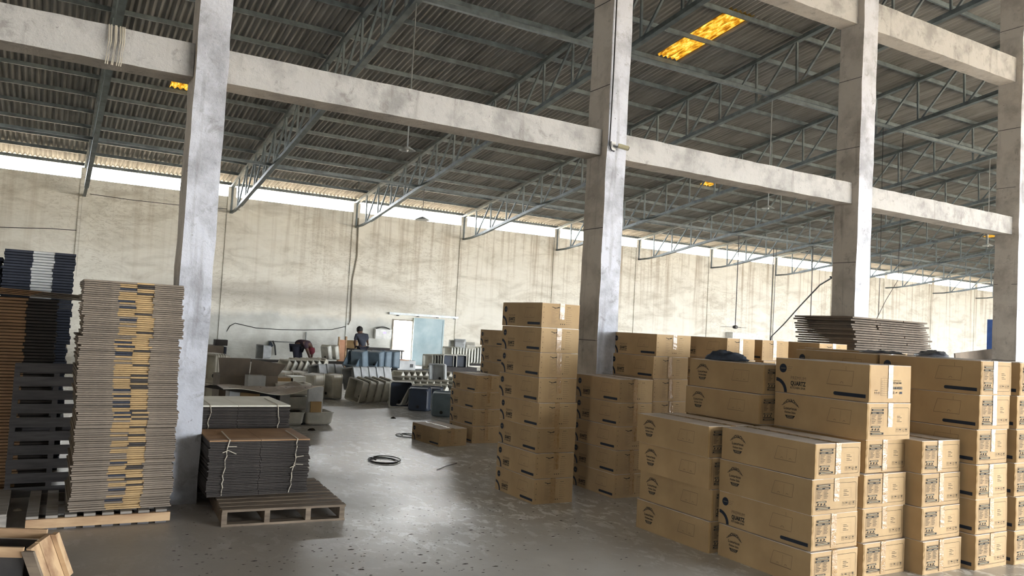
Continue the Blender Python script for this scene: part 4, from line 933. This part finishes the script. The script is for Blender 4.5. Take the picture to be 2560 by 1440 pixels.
rag('plastic_film', (7.12, 4.45, zC), .22, .14, .055, 'film_grey', 'crumpled grey plastic film on the tall stack second from the right edge', 9, .4)
rag('plastic_film', (6.98, 4.9, zC), .12, .2, .03, 'film_grey', 'flat strip of grey plastic film behind the crumpled film', 12, .2)
# cardboard sheets beyond the right-hand stacks
b = MB(); a = ony(2412, 885, 9.5); c_ = ony(2540, 855, 9.5); b.hexa([(a.x, 9.5, 0), (c_.x+1.4, 9.5, 0), (c_.x+1.4, 9.53, 0), (a.x, 9.53, 0), (a.x, 9.7, a.z), (c_.x+1.4, 9.7, c_.z+.02), (c_.x+1.4, 9.73, c_.z+.02), (a.x, 9.73, a.z)], 'flat_grey'); tag(obj('cardboard_sheet', b), 'wide grey cardboard sheet leaning beyond the right-edge stacks', 'cardboard')
b = MB(); a = ony(2545, 860, 8.9); b.hexa([(a.x, 8.9, 0), (a.x+1, 8.9, 0), (a.x+1, 8.95, 0), (a.x, 8.95, 0), (a.x-.1, 8.95, a.z-.05), (a.x+1, 8.95, a.z+.12), (a.x+1, 9.0, a.z+.12), (a.x-.1, 9.0, a.z-.05)], 'flat_dark'); tag(obj('cardboard_sheet', b), 'dark cardboard sheet at the right edge beside the pillar', 'cardboard')
# ------------------------------------------------------------------ things on the floor
def coil(name, u, v, rx, ry, turns, label, seed):
    rnd = random.Random(seed); c = onz(u, v); pts = []
    for k in range(int(turns*18)):
        a = 2*PI*k/18; q = 1+.18*math.sin(a*1.3+seed)+.06*(k/18); pts.append((c.x+rx*q*math.cos(a)+.05*(k/18), c.y+ry*q*math.sin(a), .008+.004*(k/18)))
    b = MB(); b.tube(pts, .007, 'wire_black', 5); tag(obj(name, b, smooth=True), label, 'wire')
coil('wire_loop', 950, 1153, .17, .22, 2.6, 'coiled black wire lying in the middle of the aisle floor', 2)
coil('wire_loop', 1013, 1091, .13, .2, 1.6, 'thin black wire loop on the floor left of the lone carton', 5)
b = MB(); a = onz(1092, 1176); c_ = onz(1142, 1159); b.tube([(a.x, a.y, .006), ((a.x+c_.x)/2, (a.y+c_.y)/2+.02, .008), (c_.x, c_.y, .006)], .005, 'debris', 4); tag(obj('twig', b), 'thin dark stick on the floor left of the tall aisle stack', 'stick')
rnd = random.Random(77); b = MB()
for k in range(520):
    if k < 260: u = rnd.uniform(430, 1250); v = rnd.uniform(1260, 1439)
    else: u = rnd.uniform(820, 1600); v = 1050+rnd.random()**.6*380
    c = onz(u, v); s_ = rnd.uniform(.003, .009)*(1.6 if rnd.random() < .06 else 1); a = rnd.uniform(0, PI); q = []
    for i_ in range(5): th = a+2*PI*i_/5; q.append((c.x+s_*rnd.uniform(1, 2.4)*math.cos(th), c.y+s_*rnd.uniform(.5, 1.1)*math.sin(th), .001))
    b.add(q+[(c.x, c.y, .001+s_*.3)], [(i_, (i_+1) % 5, 5) for i_ in range(5)], 'debris')
tag(obj('floor_debris', b), 'scattered dark crumbs and chips on the concrete floor', 'debris', kind='stuff')
b = MB(); c = onz(697+90, 1077); c = onz(777, 1076)
for i_, (u, v, s_, mt, lab, nm) in enumerate(((983, 1046, .05, 'debris', 'small black lump on the floor before the dark rimmed sink', 'dark_lump'), (778, 1076, .06, 'debris', 'small dark scrap on the floor beside the double sink', 'dark_scrap'), (42, 1277, .035, 'litter_paper', 'crumpled pale paper scrap by the left pallet', 'paper_scrap'))):
    c = onz(u, v); o = rag(nm, (c.x, c.y, .0), s_, s_*.7, s_*.5, mt, lab, 20+i_); o['category'] = 'litter'

# ------------------------------------------------------------------ the two workers
def skin_mesh(name, joints, edges, parent, mat, sub=2):
    me = bpy.data.meshes.new(name); me.from_pydata([j[0] for j in joints], edges, []); me.materials.append(MATS[mat])
    o = link(name, me, parent); sm = o.modifiers.new('skin', 'SKIN'); sm.use_smooth_shade = True
    lay = me.skin_vertices[0] if me.skin_vertices else None
    if lay is None:
        me.attributes.new('x', 'FLOAT', 'POINT')
    for i, j in enumerate(joints):
        r = j[1]; lay.data[i].radius = (r, r) if not isinstance(r, tuple) else r; lay.data[i].use_root = (i == 0)
    ss = o.modifiers.new('sub', 'SUBSURF'); ss.levels = sub; ss.render_levels = sub
    return o
def chainmesh(name, chains, parent, mat, n=10):
    # continuous tapered limb surfaces: each chain is a smoothed tube with its own radii
    b = MB()
    for pts, rs in chains:
        P_ = []; Q_ = []
        for i in range(len(pts)-1):
            for s_ in range(4):
                f_ = s_/4; P_.append(Vector(pts[i]).lerp(Vector(pts[i+1]), f_)); Q_.append(rs[i]+(rs[i+1]-rs[i])*f_)
        P_.append(Vector(pts[-1])); Q_.append(rs[-1]); b.tube(P_, Q_, mat, n)
    return obj(name, b, parent, smooth=True)
def person(loc, label, J_, scarf, shirt, trousers, hairmat):
    e = link('person', None, loc=loc); tag(e, label, 'person')
    v = lambda k: Vector(J_[k])
    js = [(v('hip'), (.15, .11)), (v('waist'), (.14, .10)), (v('chest'), (.17, .12)), (v('neck'), .055), (v('head'), (.085, .1)), (v('crown'), (.07, .08)),
          (v('ls'), .065), (v('le'), .045), (v('lh'), .03), (v('rs'), .065), (v('re'), .045), (v('rh'), .03),
          (v('lk'), .065), (v('la'), .045), (v('lt'), .035), (v('rk'), .065), (v('ra'), .045), (v('rt'), .035), (v('lp'), .09), (v('rp'), .09)]
    ed = [(0, 1), (1, 2), (2, 3), (3, 4), (4, 5), (2, 6), (6, 7), (7, 8), (2, 9), (9, 10), (10, 11), (0, 18), (18, 12), (12, 13), (13, 14), (0, 19), (19, 15), (15, 16), (16, 17)]
    skin_mesh('body', js, ed, e, 'skin')
    for s_ in 'lr':
        h0 = v(s_+'h'); d = (h0-v(s_+'e')).normalized(); sd = d.cross(Vector((0, 1, 0))).normalized(); ch = [([h0-d*.02, h0+d*.05], [.026, .034])]
        for k, ln_ in enumerate((.055, .065, .06, .045)):
            o_ = h0+d*.05+sd*(.017*(k-1.5)); ch.append(([o_, o_+d*ln_*.6, o_+d*ln_+Vector((0, -.012, 0))], [.009, .008, .006]))
        o_ = h0+d*.015+sd*.03; ch.append(([o_, o_+(d+sd*.8)*.03, o_+(d*1.2+sd*.8)*.045], [.011, .009, .007]))
        chainmesh('hand', ch, e, 'skin', 7)
    skin_mesh('shirt', [(v('hip')+Vector((0, 0, -.03)), (.175, .135)), (v('waist'), (.165, .125)), (v('chest'), (.19, .14)), (v('neck')*.85+v('chest')*.15, .075), (v('ls'), .085), (v('le')*.7+v('ls')*.3, .066), (v('rs'), .085), (v('re')*.7+v('rs')*.3, .066)], [(0, 1), (1, 2), (2, 3), (2, 4), (4, 5), (2, 6), (6, 7)], e, shirt)
    skin_mesh('trousers', [(v('hip'), (.17, .13)), (v('lp'), .11), (v('lk'), .082), (v('la')+Vector((0, 0, .03)), .07), (v('rp'), .11), (v('rk'), .082), (v('ra')+Vector((0, 0, .03)), .07)], [(0, 1), (1, 2), (2, 3), (0, 4), (4, 5), (5, 6)], e, trousers)
    chainmesh('shoe', [([v('la'), v('lt')+Vector((0, 0, .005))], [.055, .045])], e, 'shoe'); chainmesh('shoe', [([v('ra'), v('rt')+Vector((0, 0, .005))], [.055, .045])], e, 'shoe')
    hd = v('head')*.45+v('crown')*.55; up_ = (v('crown')-v('head')).normalized()
    b = MB(); b.tube([hd-up_*.05, hd-up_*.02, hd+up_*.05, hd+up_*.10, hd+up_*.125], [.098, .115, .112, .075, .02], hairmat, 12); obj('headscarf' if scarf else 'hair', b, e, smooth=True)
    fc = Vector(J_['face']); q = v('head')+fc*.1
    b = MB(); b.tube([q+up_*.03, q+fc*.025, q-up_*.012], [.008, .016, .01], 'skin', 6); obj('nose', b, e, smooth=True)
    for sg in (-1, 1):
        sd = up_.cross(fc).normalized()*sg; b = MB(); b.tube([v('head')+sd*.09+up_*.03, v('head')+sd*.1, v('head')+sd*.09-up_*.03], [.008, .016, .008], 'skin', 6); obj('ear', b, e, smooth=True)
    return e
# standing worker seen from behind, leaning a little to the left
st = dict(hip=(.03, 0, .84), waist=(.01, 0, .98), chest=(-.01, .03, 1.15), neck=(-.05, .06, 1.32), head=(-.075, .08, 1.40), crown=(-.085, .08, 1.47), face=(.3, .95, -.2),
          ls=(-.20, .03, 1.23), le=(-.24, .06, .98), lh=(-.16, .22, .84), rs=(.18, .05, 1.23), re=(.27, .18, 1.03), rh=(.36, .36, .92), lp=(-.06, 0, .78), rp=(.12, 0, .78),
          lk=(-.06, .02, .44), la=(-.07, -.02, .07), lt=(-.08, .12, .045), rk=(.13, .02, .44), ra=(.14, -.02, .07), rt=(.15, .12, .045))
p = ony(905, 850, 27.2); person((p.x, 27.2, 0), 'worker standing with his back turned at the far table, dark vest and trousers', st, False, 'shirt_grey', 'trousers_dark', 'hair')
bt = dict(hip=(-.14, .05, .78), waist=(-.09, .0, .86), chest=(.05, -.06, .88), neck=(.17, -.12, .80), head=(.20, -.17, .70), crown=(.20, -.19, .64), face=(.35, .3, -.6),
          ls=(.0, -.22, .86), le=(.09, -.27, .62), lh=(.17, -.28, .42), rs=(.19, .08, .86), re=(.30, .0, .63), rh=(.25, -.1, .42), lp=(-.2, -.05, .72), rp=(-.08, .12, .72),
          lk=(-.16, -.05, .42), la=(-.22, -.02, .07), lt=(-.08, -.04, .045), rk=(-.02, .12, .42), ra=(-.08, .13, .07), rt=(.06, .12, .045))
p = ony(755, 880, 25.2); bp = person((p.x, 25.2, 0), 'worker bending forward over the sinks, red head scarf and dark clothes', bt, True, 'shirt_maroon', 'trousers_dark', 'scarf_red')
bp.scale = (1.12, 1.12, 1.12)
